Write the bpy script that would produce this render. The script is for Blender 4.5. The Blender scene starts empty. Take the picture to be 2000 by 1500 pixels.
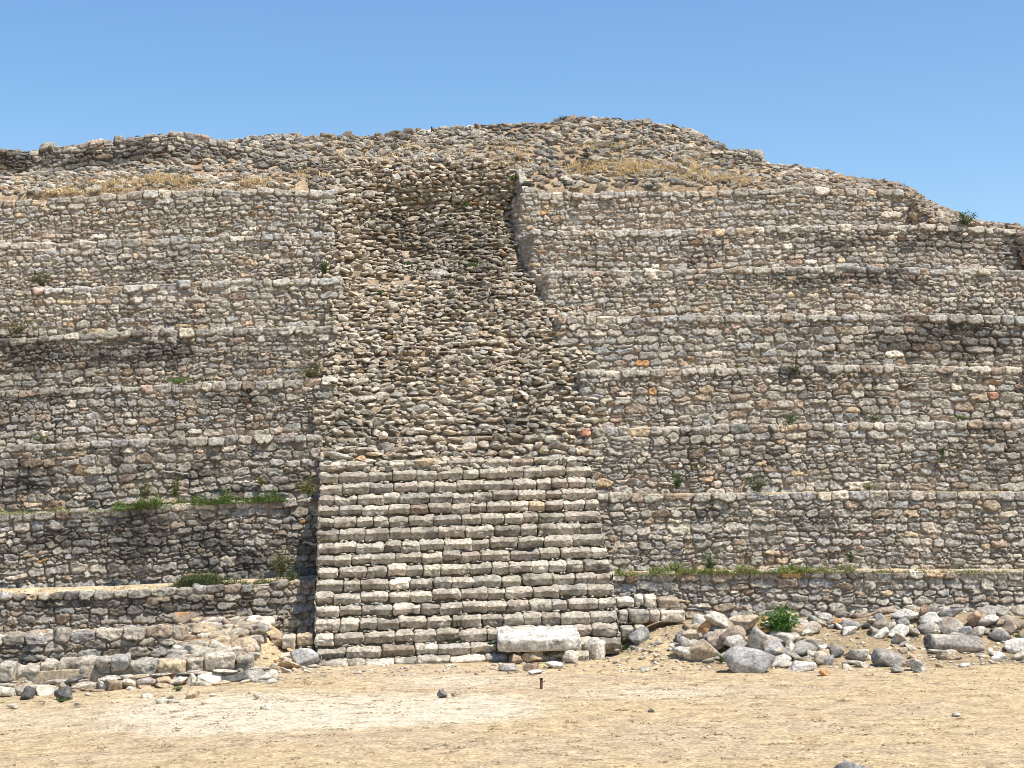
import bpy, bmesh, math
import numpy as np
from mathutils import Vector
R = math.radians
scene = bpy.context.scene
COL = scene.collection

# ------------------------------------------------------------------ camera, sky, sun, exposure
CAM = np.array((0.0, 0.0, 3.87)); YAW = R(3.5); PITCH = R(3.035); ROLL = R(0.6); FOC = 3300.0
_F = np.array((math.sin(YAW)*math.cos(PITCH), math.cos(YAW)*math.cos(PITCH), math.sin(PITCH)))
_R0 = np.array((math.cos(YAW), -math.sin(YAW), 0.0)); _U0 = np.cross(_R0, _F)
_R = _R0*math.cos(ROLL) + _U0*math.sin(ROLL)*-1.0
_U = _U0*math.cos(ROLL) + _R0*math.sin(ROLL)
cd = bpy.data.cameras.new('camera'); cam = bpy.data.objects.new('camera', cd); COL.objects.link(cam)
from mathutils import Matrix
m = Matrix(((_R[0], _U[0], -_F[0], CAM[0]), (_R[1], _U[1], -_F[1], CAM[1]), (_R[2], _U[2], -_F[2], CAM[2]), (0, 0, 0, 1)))
cam.matrix_world = m
cd.sensor_width = 36; cd.lens = 36*FOC/2000; cd.clip_start = .1; cd.clip_end = 8000
scene.camera = cam

SUN_EL, SUN_AZ = R(64), R(56)     # azimuth measured from the wall's outward normal (-y) towards +x
sv = Vector((math.cos(SUN_EL)*math.sin(SUN_AZ), -math.cos(SUN_EL)*math.cos(SUN_AZ), math.sin(SUN_EL)))
w = bpy.data.worlds.new('World'); scene.world = w; w.use_nodes = True
nt = w.node_tree; nt.nodes.clear()
sky = nt.nodes.new('ShaderNodeTexSky'); sky.sky_type = 'NISHITA'; sky.sun_disc = False
sky.sun_elevation = SUN_EL; sky.sun_rotation = math.atan2(sv.x, sv.y)
sky.air_density = 1.0; sky.dust_density = 0.6; sky.ozone_density = 3.0; sky.altitude = 0
bg = nt.nodes.new('ShaderNodeBackground'); bg.inputs[1].default_value = 0.10
wo = nt.nodes.new('ShaderNodeOutputWorld')
hs = nt.nodes.new('ShaderNodeHueSaturation'); hs.inputs['Saturation'].default_value = 1.17; hs.inputs['Value'].default_value = 1.2
nt.links.new(sky.outputs[0], hs.inputs['Color']); nt.links.new(hs.outputs[0], bg.inputs[0]); nt.links.new(bg.outputs[0], wo.inputs[0])
sd = bpy.data.lights.new('sun', 'SUN'); sd.energy = 4.6; sd.angle = R(0.5); sd.color = (1, .955, .88)
so = bpy.data.objects.new('sun', sd); COL.objects.link(so); so.rotation_euler = sv.to_track_quat('Z', 'Y').to_euler(); so.location = (10, -10, 30)
scene.view_settings.view_transform = 'Standard'; scene.view_settings.look = 'None'
scene.view_settings.gamma = 1; scene.view_settings.exposure = 0.52
scene.cycles.pixel_filter_type = 'BLACKMAN_HARRIS'; scene.cycles.filter_width = 0.85

# ------------------------------------------------------------------ pixel <-> world helpers (photograph is 2000 x 1500)
def ray(px, py):
    d = FOC*_F + _R*(px-1000) + _U*(750-py); return d/d[1]
def P(px, py, Y):
    return CAM + ray(px, py)*Y
def proj(x, y, z):
    vx, vy, vz = x-CAM[0], y-CAM[1], z-CAM[2]
    f = vx*_F[0]+vy*_F[1]+vz*_F[2]
    return 1000+FOC*(vx*_R[0]+vy*_R[1]+vz*_R[2])/f, 750-FOC*(vx*_U[0]+vy*_U[1]+vz*_U[2])/f

# ------------------------------------------------------------------ noise
def _h(ix, iy, iz, seed):
    n = (ix.astype(np.int64)*374761393 + iy.astype(np.int64)*668265263 + iz.astype(np.int64)*2147483647 + seed*1274126177) & 0xffffffff
    n = ((n ^ (n >> 13))*1274126177) & 0xffffffff
    n = ((n ^ (n >> 16))*2246822519) & 0xffffffff
    return ((n ^ (n >> 15)) & 0xffffff).astype(np.float32)/8388608.0 - 1.0
def vn2(x, y, seed=0):
    ix = np.floor(x); iy = np.floor(y); fx = x-ix; fy = y-iy
    fx = fx*fx*(3-2*fx); fy = fy*fy*(3-2*fy); z = np.zeros_like(ix)
    a = _h(ix, iy, z, seed); b = _h(ix+1, iy, z, seed); c = _h(ix, iy+1, z, seed); d = _h(ix+1, iy+1, z, seed)
    return a+(b-a)*fx+(c-a)*fy+(a-b-c+d)*fx*fy
def vn3(x, y, z, seed=0):
    ix = np.floor(x); iy = np.floor(y); iz = np.floor(z); fx = x-ix; fy = y-iy; fz = z-iz
    fx = fx*fx*(3-2*fx); fy = fy*fy*(3-2*fy); fz = fz*fz*(3-2*fz)
    def pl(k):
        a = _h(ix, iy, iz+k, seed); b = _h(ix+1, iy, iz+k, seed); c = _h(ix, iy+1, iz+k, seed); d = _h(ix+1, iy+1, iz+k, seed)
        return a+(b-a)*fx+(c-a)*fy+(a-b-c+d)*fx*fy
    p0 = pl(0); p1 = pl(1); return p0+(p1-p0)*fz
def fbm2(x, y, seed=0, oct=3, g=.5):
    s = 0; a = 1.0; t = 0
    for k in range(oct):
        s = s + a*vn2(x*2**k+17.3*k, y*2**k-9.1*k, seed+k*31); t += a; a *= g
    return s/t
def fbm3(x, y, z, seed=0, oct=3, g=.5):
    s = 0; a = 1.0; t = 0
    for k in range(oct):
        s = s + a*vn3(x*2**k+17.3*k, y*2**k-9.1*k, z*2**k+3.7*k, seed+k*31); t += a; a *= g
    return s/t
def sst(a, b, x):
    t = np.clip((x-a)/(b-a), 0, 1); return t*t*(3-2*t)

# ------------------------------------------------------------------ materials
def mat_stone(name, mott=8.0, bump=.5, speck=True, rough=.93):
    m = bpy.data.materials.new(name); m.use_nodes = True; n = m.node_tree.nodes; l = m.node_tree.links
    b = n['Principled BSDF']; b.inputs['Roughness'].default_value = rough
    b.inputs['Specular IOR Level'].default_value = .15
    at = n.new('ShaderNodeAttribute'); at.attribute_name = 'Col'
    tc = n.new('ShaderNodeNewGeometry')
    def noise(sc, det, ro=.6):
        t = n.new('ShaderNodeTexNoise'); t.inputs['Scale'].default_value = sc; t.inputs['Detail'].default_value = det; t.inputs['Roughness'].default_value = ro
        l.new(tc.outputs['Position'], t.inputs['Vector']); return t
    def ramp(src, p0, c0, p1, c1):
        r = n.new('ShaderNodeMapRange'); r.inputs[1].default_value = p0; r.inputs[2].default_value = p1; r.inputs[3].default_value = c0; r.inputs[4].default_value = c1
        l.new(src, r.inputs[0]); return r.outputs[0]
    def mul(c, f):
        v = n.new('ShaderNodeVectorMath'); v.operation = 'SCALE'; l.new(c, v.inputs[0]); l.new(f, v.inputs['Scale']); return v.outputs[0]
    c = at.outputs['Color']
    n1 = noise(mott, 5); c = mul(c, ramp(n1.outputs['Fac'], .3, .72, .7, 1.3))
    n5 = noise(15, 4, .7); c = mul(c, ramp(n5.outputs['Fac'], .36, .62, .64, 1.32))
    n2 = noise(38, 4, .7); c = mul(c, ramp(n2.outputs['Fac'], .3, .74, .7, 1.24))
    if speck:
        n3 = noise(21, 5, .75); c = mul(c, ramp(n3.outputs['Fac'], .36, .5, .45, 1.0))
        n4 = noise(13, 6, .8); r4 = ramp(n4.outputs['Fac'], .57, 0, .68, .45)
        mx = n.new('ShaderNodeMixRGB'); l.new(r4, mx.inputs[0]); l.new(c, mx.inputs[1]); mx.inputs[2].default_value = (.66, .61, .53, 1); c = mx.outputs[0]
    l.new(c, b.inputs['Base Color'])
    bt = noise(45, 6, .75); bp = n.new('ShaderNodeBump'); bp.inputs['Strength'].default_value = bump; bp.inputs['Distance'].default_value = .03
    l.new(bt.outputs['Fac'], bp.inputs['Height']); l.new(bp.outputs[0], b.inputs['Normal'])
    return m
M_STONE = mat_stone('weathered_limestone')
M_STEP = mat_stone('dressed_limestone', mott=6, bump=.55)
M_ROCK = mat_stone('loose_limestone', mott=4, bump=1.0)
M_SOIL = mat_stone('dry_soil', mott=3, bump=.6, speck=False)
def mat_leaf(name, rough=.6, trans=.25):
    m = bpy.data.materials.new(name); m.use_nodes = True; n = m.node_tree.nodes; l = m.node_tree.links
    b = n['Principled BSDF']; b.inputs['Roughness'].default_value = rough; b.inputs['Specular IOR Level'].default_value = .3
    at = n.new('ShaderNodeAttribute'); at.attribute_name = 'Col'; l.new(at.outputs['Color'], b.inputs['Base Color'])
    tr = n.new('ShaderNodeBsdfTranslucent'); l.new(at.outputs['Color'], tr.inputs[0]); mx = n.new('ShaderNodeMixShader'); mx.inputs[0].default_value = trans
    l.new(b.outputs[0], mx.inputs[1]); l.new(tr.outputs[0], mx.inputs[2]); l.new(mx.outputs[0], n['Material Output'].inputs[0])
    return m
M_LEAF = mat_leaf('leaves'); M_DRY = mat_leaf('dry_grass', .8, .2)
M_METAL = mat_stone('rusty_iron', mott=20, bump=.3, rough=.6)

# ------------------------------------------------------------------ mesh plumbing
def build(name, V, F, C, mat, parent=None, loc=(0, 0, 0), smooth=True, label=None, cat=None, group=None, kind=None):
    """V (n,3) world coordinates, F (m,3|4), C (n,3) colours"""
    off = np.array(parent['_w'] if parent is not None else loc, dtype=float)
    me = bpy.data.meshes.new(name); V = np.asarray(V, dtype=np.float64)-off; F = np.asarray(F, dtype=np.int32); k = F.shape[1]
    me.vertices.add(len(V)); me.vertices.foreach_set('co', V.astype(np.float32).ravel())
    me.loops.add(F.size); me.loops.foreach_set('vertex_index', F.ravel())
    me.polygons.add(len(F)); me.polygons.foreach_set('loop_start', np.arange(0, F.size, k, dtype=np.int32))
    me.polygons.foreach_set('use_smooth', np.full(len(F), bool(smooth)))
    me.update(calc_edges=True)
    a = me.color_attributes.new('Col', 'FLOAT_COLOR', 'POINT'); cc = np.ones((len(V), 4), np.float32); cc[:, :3] = C; a.data.foreach_set('color', cc.ravel())
    me.materials.append(mat)
    o = bpy.data.objects.new(name, me); COL.objects.link(o)
    if parent is not None: o.parent = parent; o['_w'] = [float(q) for q in off]
    else: o.location = loc; o['_w'] = [float(q) for q in loc]
    if label: o['label'] = label
    if cat: o['category'] = cat
    if group: o['group'] = group
    if kind: o['kind'] = kind
    return o
def empty(name, loc, label, cat, group=None):
    o = bpy.data.objects.new(name, None); COL.objects.link(o); o.location = loc; o['_w'] = [float(q) for q in loc]
    o['label'] = label; o['category'] = cat
    if group: o['group'] = group
    return o
def gridF(nu, nv, flip=False):
    i = np.arange(nu-1)[:, None]*nv + np.arange(nv-1)[None]; i = i.ravel()
    q = np.stack((i, i+1, i+nv+1, i+nv), 1)
    return q[:, ::-1] if flip else q

C_ = dict(step=(.44, .385, .31), grey=(.39, .352, .298), bluegrey=(.33, .312, .28), darkgrey=(.24, .225, .205), slate=(.36, .345, .32), dark=(.14, .13, .12), tan=(.52, .40, .27), pale=(.58, .51, .41),
          white=(.67, .615, .52), orange=(.55, .31, .14), brown=(.31, .21, .14), red=(.45, .22, .15), browngrey=(.36, .28, .21), pink=(.52, .38, .31))
def palette(rng, n, wts, var=.11):
    keys = list(wts); p = np.array([wts[k] for k in keys], float); p /= p.sum()
    c = np.array([C_[k] for k in keys])[rng.choice(len(keys), n, p=p)]
    c = c*(1+rng.normal(0, var, (n, 1)))*(1+rng.normal(0, .012, (n, 3)))
    return np.clip(c*np.array((1.0, .985, .94)), .03, .85)
WALLP = dict(grey=14, bluegrey=2.0, browngrey=2.2, slate=3, pale=2.0, tan=.5, pink=.18, orange=.035, brown=.12, red=.02, white=.12)
RUBP = dict(grey=8, step=4, browngrey=3, slate=2, darkgrey=1.2, pale=3, tan=1.6, pink=.15, orange=.06, brown=.35, dark=.3, white=.3)
STEPP = dict(step=9, pale=1.6, grey=1.4, tan=.2, browngrey=.2)

# black weathering stains and, last, painted stair shadow, given where the photo shows them: (px, py, rx, ry, strength)
STAINS_SHADE = [(150, 700, 330, 62, .42), (1880, 665, 230, 48, .5), (1800, 470, 260, 30, .42), (60, 940, 120, 55, .6), (330, 930, 180, 50, .35), (250, 1050, 330, 60, .5),
          (450, 1100, 140, 60, .4), (300, 1185, 320, 30, .5), (80, 870, 90, 30, .3), (200, 320, 300, 40, .55), (1950, 880, 90, 70, .4), (1400, 870, 130, 40, .25),
          (1650, 545, 180, 22, .45), (1450, 1010, 200, 40, .25), (1560, 740, 60, 40, .3), (560, 320, 140, 30, .35), (1400, 310, 130, 20, .3), (120, 1310, 200, 40, .5), (600, 1050, 60, 100, .4)]  # last entry darkens the wall colour to widen the stair's cast shadow
def stain_shade(px, py):
    s = np.zeros_like(px)
    for x, y, rx, ry, k in STAINS_SHADE:
        s = np.maximum(s, k*np.exp(-(((px-x)/rx)**2+((py-y)/ry)**2)))
    return s

# ------------------------------------------------------------------ rubble masonry as a displaced sheet
def masonry(nu, nv, res, v0, seed, cap=(.36, .62), capv=(-.3, .2), ch=(.13, .235), sw=(.2, .5), chink=.7):
    """returns height, stone id, inside factor, n stones"""
    rng = np.random.default_rng(seed); L = nu*res; Vm = v0+nv*res
    u = np.arange(nu)*res; v = v0+np.arange(nv)*res
    U, Vv = np.meshgrid(u, v, indexing='ij')
    wav = fbm2(U*.55, Vv*.9, seed+1, 2)*.09*np.clip(Vv/.35, 0, 1)
    wu = U+vn2(U*6, Vv*6, seed+2)*.036+vn2(U*15, Vv*15, seed+3)*.018; wv = Vv+wav+vn2(U*6, Vv*6, seed+4)*.028+vn2(U*15, Vv*15, seed+5)*.015
    S = []
    def course(a, b, lo, hi, capc=False):
        x = -rng.uniform(0, .3)
        while x < L+.3:
            wd = rng.uniform(lo, hi)*(1 if capc or rng.random() > .15 else 1.35); h = b-a; cx = x+wd/2; cy = (a+b)/2
            if not capc:
                r = rng.random()
                if r < .24 and wd > .17:
                    k = rng.uniform(.35, .65); S.append((cx, a+h*k/2, wd*.5, h*k/2, rng.uniform(2.3, 3.5), rng.normal(0, .06)))
                    S.append((cx+rng.uniform(-.05, .05), a+h*(k+1)/2, wd*.5, h*(1-k)/2, rng.uniform(2.3, 3.5), rng.normal(0, .06)))
                elif r < .30:
                    S.append((cx, cy+rng.normal(0, .03), wd*.46, h*.62, rng.uniform(2.0, 2.6), rng.normal(0, .15)))
                else:
                    S.append((cx, cy+rng.normal(0, .014), wd*.5, h*.5*rng.uniform(.86, 1.06), rng.uniform(2.2, 4.2), rng.normal(0, .07)))
                if rng.random() < chink:
                    S.append((x+rng.normal(0, .02), (a if rng.random() < .6 else cy)+rng.normal(0, .02), rng.uniform(.025, .075), rng.uniform(.018, .045), 2.2, rng.normal(0, .4)))
                if rng.random() < chink*.8:
                    S.append((cx+rng.normal(0, .08), b+rng.normal(0, .012), rng.uniform(.03, .1), rng.uniform(.014, .03), 2.4, rng.normal(0, .15)))
            else:
                S.append((cx, cy, wd*.5, h*.5*rng.uniform(.93, 1.03), 4.5, rng.normal(0, .01)))
            x += wd*(1+rng.uniform(.0, .05))
    course(capv[0], capv[1], cap[0], cap[1], True)
    y = capv[1]
    while y < Vm+.1:
        h = rng.uniform(*ch); k = .75+.7*(h-ch[0])/(ch[1]-ch[0]+1e-6); course(y, y+h, sw[0]*k, sw[1]*k); y += h*.97
    S = np.array(S); n = len(S)
    F1 = np.full((nu, nv), 9., np.float32); F2 = F1.copy(); I = np.full((nu, nv), -1, np.int32)
    for i in range(n):
        cx, cy, a, b, p, ro = S[i]; rx = a*1.6+.07; ry = b*1.7+.12
        i0 = max(0, int((cx-rx)/res)); i1 = min(nu, int((cx+rx)/res)+1); j0 = max(0, int((cy-ry-v0)/res)); j1 = min(nv, int((cy+ry-v0)/res)+1)
        if i0 >= i1 or j0 >= j1: continue
        du = wu[i0:i1, j0:j1]-cx; dv = wv[i0:i1, j0:j1]-cy; c, s = math.cos(ro), math.sin(ro)
        f = ((np.abs(du*c+dv*s)/a)**p+(np.abs(dv*c-du*s)/b)**p)**(1/p)
        f1 = F1[i0:i1, j0:j1]; f2 = F2[i0:i1, j0:j1]; ii = I[i0:i1, j0:j1]
        w1 = f < f1; w2 = (~w1) & (f < f2)
        f2[w1] = f1[w1]; f2[w2] = f[w2]; f1[w1] = f[w1]; ii[w1] = i
    b = np.where(I >= 0, S[I, 3], .05); a = np.where(I >= 0, S[I, 2], .05)
    mb = np.minimum(a, b)
    e = np.minimum((1.10-F1)*mb, (F2-F1)*.55*mb)-.003
    rw = np.clip(mb*.30, .010, .036); t = np.clip(e/rw, 0, 1); dome = np.sqrt(np.clip(1-(1-t)**2, 0, 1))
    big = np.clip(b/.09, .3, 1.15)
    off = rng.normal(0, .010, n)[I]; tx = rng.normal(0, .09, n)[I]; ty = rng.normal(.10, .16, n)[I]
    du = U-S[I, 0]; dv = Vv-S[I, 1]
    rough = fbm2(U*8, Vv*11, seed+8, 3, .8)*.036+fbm2(U*3.1+I*1.7, Vv*3.3+I*.9, seed+12, 1)*.012
    chip = np.maximum(0, fbm2(U*6+I*.37, Vv*7, seed+15, 2)-.35)*-.07
    h = -.054+dome*(.054+off+.006*big+rough+chip+tx*du+ty*dv)+(1-t)*fbm2(U*12, Vv*12, seed+9, 2)*.01
    return U, Vv, h.astype(np.float32), I, t, n, rng, S
def resample(pts, res, sm=.14):
    pts = np.array(pts, float); seg = np.hypot(np.diff(pts[:, 0]), np.diff(pts[:, 1])); s = np.concatenate(([0], np.cumsum(seg)))
    n = int(s[-1]/res)+1; t = np.arange(n)*res; q = np.stack([np.interp(t, s, pts[:, k]) for k in range(3)], 1)
    k = max(1, int(sm/res)); ker = np.hanning(2*k+3)[1:-1]; ker /= ker.sum(); pad = len(ker)//2
    qp = np.pad(q, ((pad, pad), (0, 0)), mode='edge')
    qq = np.stack([np.convolve(qp[:, j], ker, 'valid') for j in range(3)], 1)
    for j in (0, 1):   # keep ends in place linearly
        e = pad; qq[:e, j] = q[:e, j]; qq[-e:, j] = q[-e:, j]
    return qq
def wall(name, parent, pts, H, seed, res=.018, batter=.14, back=.34, pal=WALLP, mortar=(.44, .35, .25), tone=1.0, ragged=.02, zw=.02, stain_shade_k=1.0, label=None, **kw):
    q = resample(pts, res); nu = len(q); nv = int((H+back)/res)
    U, Vv, h, I, t, n, rng, S = masonry(nu, nv, res, -back, seed, **kw)
    d = np.gradient(q[:, :2], axis=0); d /= np.linalg.norm(d, axis=1)[:, None]+1e-9; nx = d[:, 1][:, None]; ny = -d[:, 0][:, None]
    r = .05; th = np.clip((Vv/r+1)/2, 0, 1)*math.pi/2
    out = np.where(Vv < -r, Vv, np.where(Vv > r, (Vv-r)*batter, -r+r*np.sin(th))); zz = np.where(Vv < -r, 0, np.where(Vv > r, -Vv, -r+r*np.cos(th)))
    und = fbm2(U*.4, Vv*.5, seed+21, 2)*.04
    capoff = rng.normal(0, ragged, n)[I]*np.clip(1-np.maximum(Vv, 0)/.22, 0, 1)
    lum = fbm2(U*.3, U*0, seed+23, 2)*zw
    no = h+und; cn, sn = np.sin(th), np.cos(th)
    X = q[:, 0][:, None]+nx*(out+no*cn); Y = q[:, 1][:, None]+ny*(out+no*cn); Z = q[:, 2][:, None]+zz+h*sn+capoff+lum
    V = np.stack((X, Y, Z), -1).reshape(-1, 3)
    sc = palette(rng, n, pal); c = sc[I]
    capi = (S[:, 1] < capv_mid(kw)) & True
    br = np.where(capi, 1.07, 1.0)[I][..., None]; c = c*br
    # rust/earth tint areas and black stains per stone, plus the painted stair shadow
    warm = sst(.15, .6, fbm2(U*.35+5, Vv*.5, seed+41, 3))[..., None]
    c = c*(1-.2*warm)+np.array((.48, .37, .25))*.2*warm
    tt = sst(0, .5, t)[..., None]; mk = sst(-.1, .5, fbm2(U*1.7, Vv*2.2, seed+51, 3))[..., None]; c = (np.array(mortar)*mk+np.array(mortar)*.62*(1-mk))*(1+.15*vn2(U*9, Vv*9, seed+50))[..., None]*(1-tt)+c*tt  # tan mortar, darkened in noise patches as painted joint shadow
    px, py = proj(X, Y, Z); st = stain_shade(px, py)*stain_shade_k
    dk = sst(.12, .62, st*1.15+.38*fbm2(U*1.1, Vv*1.6, seed+60, 4, .6)+.12*rng.normal(0, 1, n)[I]+.22*fbm2(U*1.6, Vv*.22+U*.05, seed+66, 3))
    c = c*(1-.66*dk[..., None])*tone
    return build(name, V, gridF(nu, nv, True), c.reshape(-1, 3), M_STONE, parent, label=label)
def capv_mid(kw): return kw.get('capv', (-.3, .2))[1]*.5

# ------------------------------------------------------------------ rocks
def ico(sub):
    bm = bmesh.new(); bmesh.ops.create_icosphere(bm, subdivisions=sub, radius=1); bm.verts.ensure_lookup_table()
    v = np.array([x.co[:] for x in bm.verts]); f = np.array([[q.index for q in x.verts] for x in bm.faces]); bm.free(); return v, f
ICO = {k: ico(k) for k in (1, 2, 3, 4, 5)}
def rocks(cent, size, rng, sub=2, planes=13, yaw=None, tilt=.25, rough=.05, pl=(2.4, 4.5), dr=(.5, 1.05), seed=1):
    """cent (M,3) size (M,3 half extents) -> V (M*N,3), F"""
    D, Fc = ICO[sub]; M = len(cent); N = len(D)
    nr = rng.normal(size=(M, planes, 3)); nr /= np.linalg.norm(nr, axis=2)[:, :, None]; dd = rng.uniform(dr[0], dr[1], (M, planes))
    pw = rng.uniform(pl[0], pl[1], M)[:, None, None]
    r = 1/((np.abs(D[None])**pw).sum(2))**(1/pw[..., 0])
    for k in range(planes):
        dot = nr[:, k] @ D.T; r = np.where(dot > .08, np.minimum(r, dd[:, k:k+1]/np.maximum(dot, .08)), r)
    p = D[None]*r[..., None]
    o = rng.uniform(0, 90, (M, 3))[:, None]
    q = p*2.1+o; nz = fbm3(q[..., 0], q[..., 1], q[..., 2], seed, 3, .6)
    p = p*(1+rough*2*nz[..., None])
    p = p-(p.max(1, keepdims=True)+p.min(1, keepdims=True))/2; p = p/np.abs(p).max(1, keepdims=True)
    p = p*size[:, None, :]
    a = rng.normal(0, tilt, M); b = rng.normal(0, tilt, M); g = rng.uniform(-.5, .5, M) if yaw is None else np.asarray(yaw)
    def rot(p, i, j, t):
        c, s = np.cos(t)[:, None], np.sin(t)[:, None]; x = p[..., i]*c-p[..., j]*s; y = p[..., i]*s+p[..., j]*c; p = p.copy(); p[..., i] = x; p[..., j] = y; return p
    p = rot(p, 1, 2, a); p = rot(p, 0, 2, b); p = rot(p, 0, 1, g)
    V = (p+cent[:, None]).reshape(-1, 3); F = (Fc[None]+np.arange(M)[:, None, None]*N).reshape(-1, 3)
    return V, F, N

# rounded dressed blocks: boxes with soft edges and hammered faces
def block(x0, x1, y0, y1, z0, z1, rng, r=.06, res=.026, rough=.026, z0b=None, z1b=None, lean=.0, nose=.0):
    """six displaced faces; z may slope from x0 to x1 (z0,z1 left / z0b,z1b right)"""
    z0b = z0 if z0b is None else z0b; z1b = z1 if z1b is None else z1b
    L = np.array((x1-x0, y1-y0, (z1-z0+z1b-z0b)/2)); n = np.maximum((L/res).astype(int), 3); seed = int(rng.integers(1e6)); rr = min(r, L.min()*.42)
    Vs = []; Fs = []; k = 0
    for ax in range(3):
        i, j = [(1, 2), (2, 0), (0, 1)][ax]
        for s in (0, 1):
            if ax == 1 and s == 1: continue     # back face is buried in the stair
            a = np.linspace(0, 1, n[i]+1); b = np.linspace(0, 1, n[j]+1); A, B = np.meshgrid(a, b, indexing='ij'); q = np.empty(A.shape+(3,)); q[..., i] = A; q[..., j] = B; q[..., ax] = s
            Vs.append(q.reshape(-1, 3)); Fs.append(gridF(n[i]+1, n[j]+1, s == 0)+k); k += A.size
    q = np.concatenate(Vs); p = (q-.5)*L
    rv = np.array((min(rr, .04), rr, rr)); inner = L/2-rv; c = np.clip(p, -inner, inner); d = (p-c)/rv; ln = np.linalg.norm(d, axis=1)[:, None]; dn = d/(ln+1e-9)
    p = c+dn*rv
    o = rng.uniform(0, 50, 3); w = p+o
    nz = fbm3(w[:, 0]*5, w[:, 1]*5, w[:, 2]*5, seed, 4, .62)
    chip = np.maximum(0, fbm3(w[:, 0]*4+9, w[:, 1]*4, w[:, 2]*4, seed+7, 2)-.25)
    out = p/np.maximum(np.linalg.norm(p/L, axis=1)[:, None], 1e-6)/L.max()
    p = p+dn*(nz[:, None]*rough*1.6-chip[:, None]*.11)
    zf = np.clip(p[:, 2]/L[2]+.5, 0, 1); yf = np.clip(p[:, 1]/L[1]+.5, 0, 1)
    p[:, 1] += lean*(1-zf)*(1-yf); p[:, 2] -= nose*sst(.45, 1, zf)*(1-np.clip(yf/.4, 0, 1))**1.5
    ctr = np.array(((x0+x1)/2, (y0+y1)/2, 0)); fr = q[:, 0]
    zc = (z0+z1)/2*(1-fr)+(z0b+z1b)/2*fr
    p = p+ctr; p[:, 2] += zc
    return p, np.concatenate(Fs)
def blocks_row(name, parent, pl, pr, rise, depth, rng, mat=None, wl=(.34, .66), pal=STEPP, gap=.02, jz=.016, jy=.03, tone=1.0, label=None, r=.06, loc=None, cat=None, res=.026, lean=.03, nose=.03, rough=.026):
    """a course of blocks from pl to pr (top front edge points)"""
    VV, FF, CC = [], [], []; k = 0; x = pl[0]; L = pr[0]-pl[0]
    while x < pr[0]-.12:
        wd = rng.uniform(*wl)
        if x+wd > pr[0]-.2: wd = pr[0]-x
        f0 = (x-pl[0])/L; f1 = (x+wd-pl[0])/L; za = pl[2]+(pr[2]-pl[2])*f0; zb = pl[2]+(pr[2]-pl[2])*f1
        y = pl[1]+(pr[1]-pl[1])*(f0+f1)/2+rng.normal(0, jy)*.5; dz = rng.normal(0, jz)
        hh = rise*rng.uniform(.86, 1.0)
        v, f = block(x+gap/2, x+wd-gap/2, y, y+depth, za-hh+dz, za+dz, rng, r=r*rng.uniform(.7, 1.3), z0b=zb-hh+dz, z1b=zb+dz, res=res, lean=lean, nose=nose, rough=rough)
        c = palette(rng, 1, pal)[0]*tone
        nz = fbm3(v[:, 0]*2.3, v[:, 1]*2.3, v[:, 2]*2.3, int(rng.integers(1e6)), 3)
        cc = c[None]*(1-.45*sst(.05, .55, nz))[:, None]
        VV.append(v); FF.append(f+k); CC.append(cc); k += len(v)
        # small chinking stones under and between the blocks
        x += wd
    m = int(L*5)
    cx = rng.uniform(pl[0], pr[0], m); f = (cx-pl[0])/L
    cent = np.stack((cx, pl[1]+(pr[1]-pl[1])*f+.035+rng.uniform(0, .02, m), pl[2]+(pr[2]-pl[2])*f-rise+rng.uniform(.0, .02, m)), 1)
    sz = np.stack((rng.uniform(.02, .07, m), rng.uniform(.03, .05, m), rng.uniform(.012, .028, m)), 1)
    v, ff, N = rocks(cent, sz, rng, 1, 8)
    VV.append(v); CC.append(np.repeat(palette(rng, m, RUBP), N, 0))
    F = np.concatenate([np.concatenate(FF)]); T = ff+k; T4 = np.concatenate((T, T[:, 2:3]), 1)  # tris stored as degenerate quads are avoided below
    V = np.concatenate(VV); C = np.concatenate(CC)
    Fq = np.concatenate((F[:, [0, 1, 2]], F[:, [0, 2, 3]], T))
    return build(name, V, Fq, C, mat or M_STEP, parent, label=label, loc=loc if loc is not None else (0, 0, 0), cat=cat)

# ------------------------------------------------------------------ ground height
XL = P(615, 1240, 35.4)[0]; XRt = P(1210, 1240, 35.4)[0]
H1 = P(1450, 1270, 34.6); H2 = P(1840, 1240, 35.0)
def G(x, y):
    x = np.asarray(x, float); y = np.asarray(y, float)
    z = -.045*np.clip(XL-.3-x, 0, 9)
    z = z+.66*sst(32.9, 36.2, y)*sst(XRt-.5, XRt+1.3, x)
    z = z+.75*sst(34.6, 36.0, y)*(1-sst(XL-1.4, XL-.2, x))
    z = z+.42*np.exp(-(((x-H1[0])/1.15)**2+((y-34.7)/.75)**2))+.30*np.exp(-(((x-H2[0])/1.5)**2+((y-35.35)/.7)**2))
    z = z+.03*fbm2(x*.35, y*.35, 5, 3)*sst(14, 20, y)+.012*fbm2(x*2.2, y*2.2, 6, 2)*sst(14, 20, y)
    return z
def hitG(px, py, ymax=36.4):
    d = ray(px, py); Y = np.arange(15, ymax, .02); z = CAM[2]+d[2]*Y; x = d[0]*Y; b = z < G(x, Y)
    i = int(np.argmax(b)) if b.any() else len(Y)-1
    return np.array((x[i], Y[i], float(G(x[i], Y[i]))))
def axis(a, b, fine, lo, hi):
    c = list(np.arange(a, b, fine)); s = fine; x = b
    while x < hi: c.append(x); s *= 1.25; x += s
    c.append(hi); s = fine; x = a-fine
    while x > lo: c.insert(0, x); s *= 1.25; x -= s
    c.insert(0, lo); return np.array(c)
gx = axis(-11, 15, .05, -3000, 3000); gy = axis(20.5, 36.6, .05, -3000, 3000)
GX, GY = np.meshgrid(gx, gy, indexing='ij'); GZ = G(GX, GY)
near = (GY > 15) & (GY < 38) & (np.abs(GX) < 20)
GZ = GZ+near*(fbm2(GX*6, GY*6, 8, 3)*.010)
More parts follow.
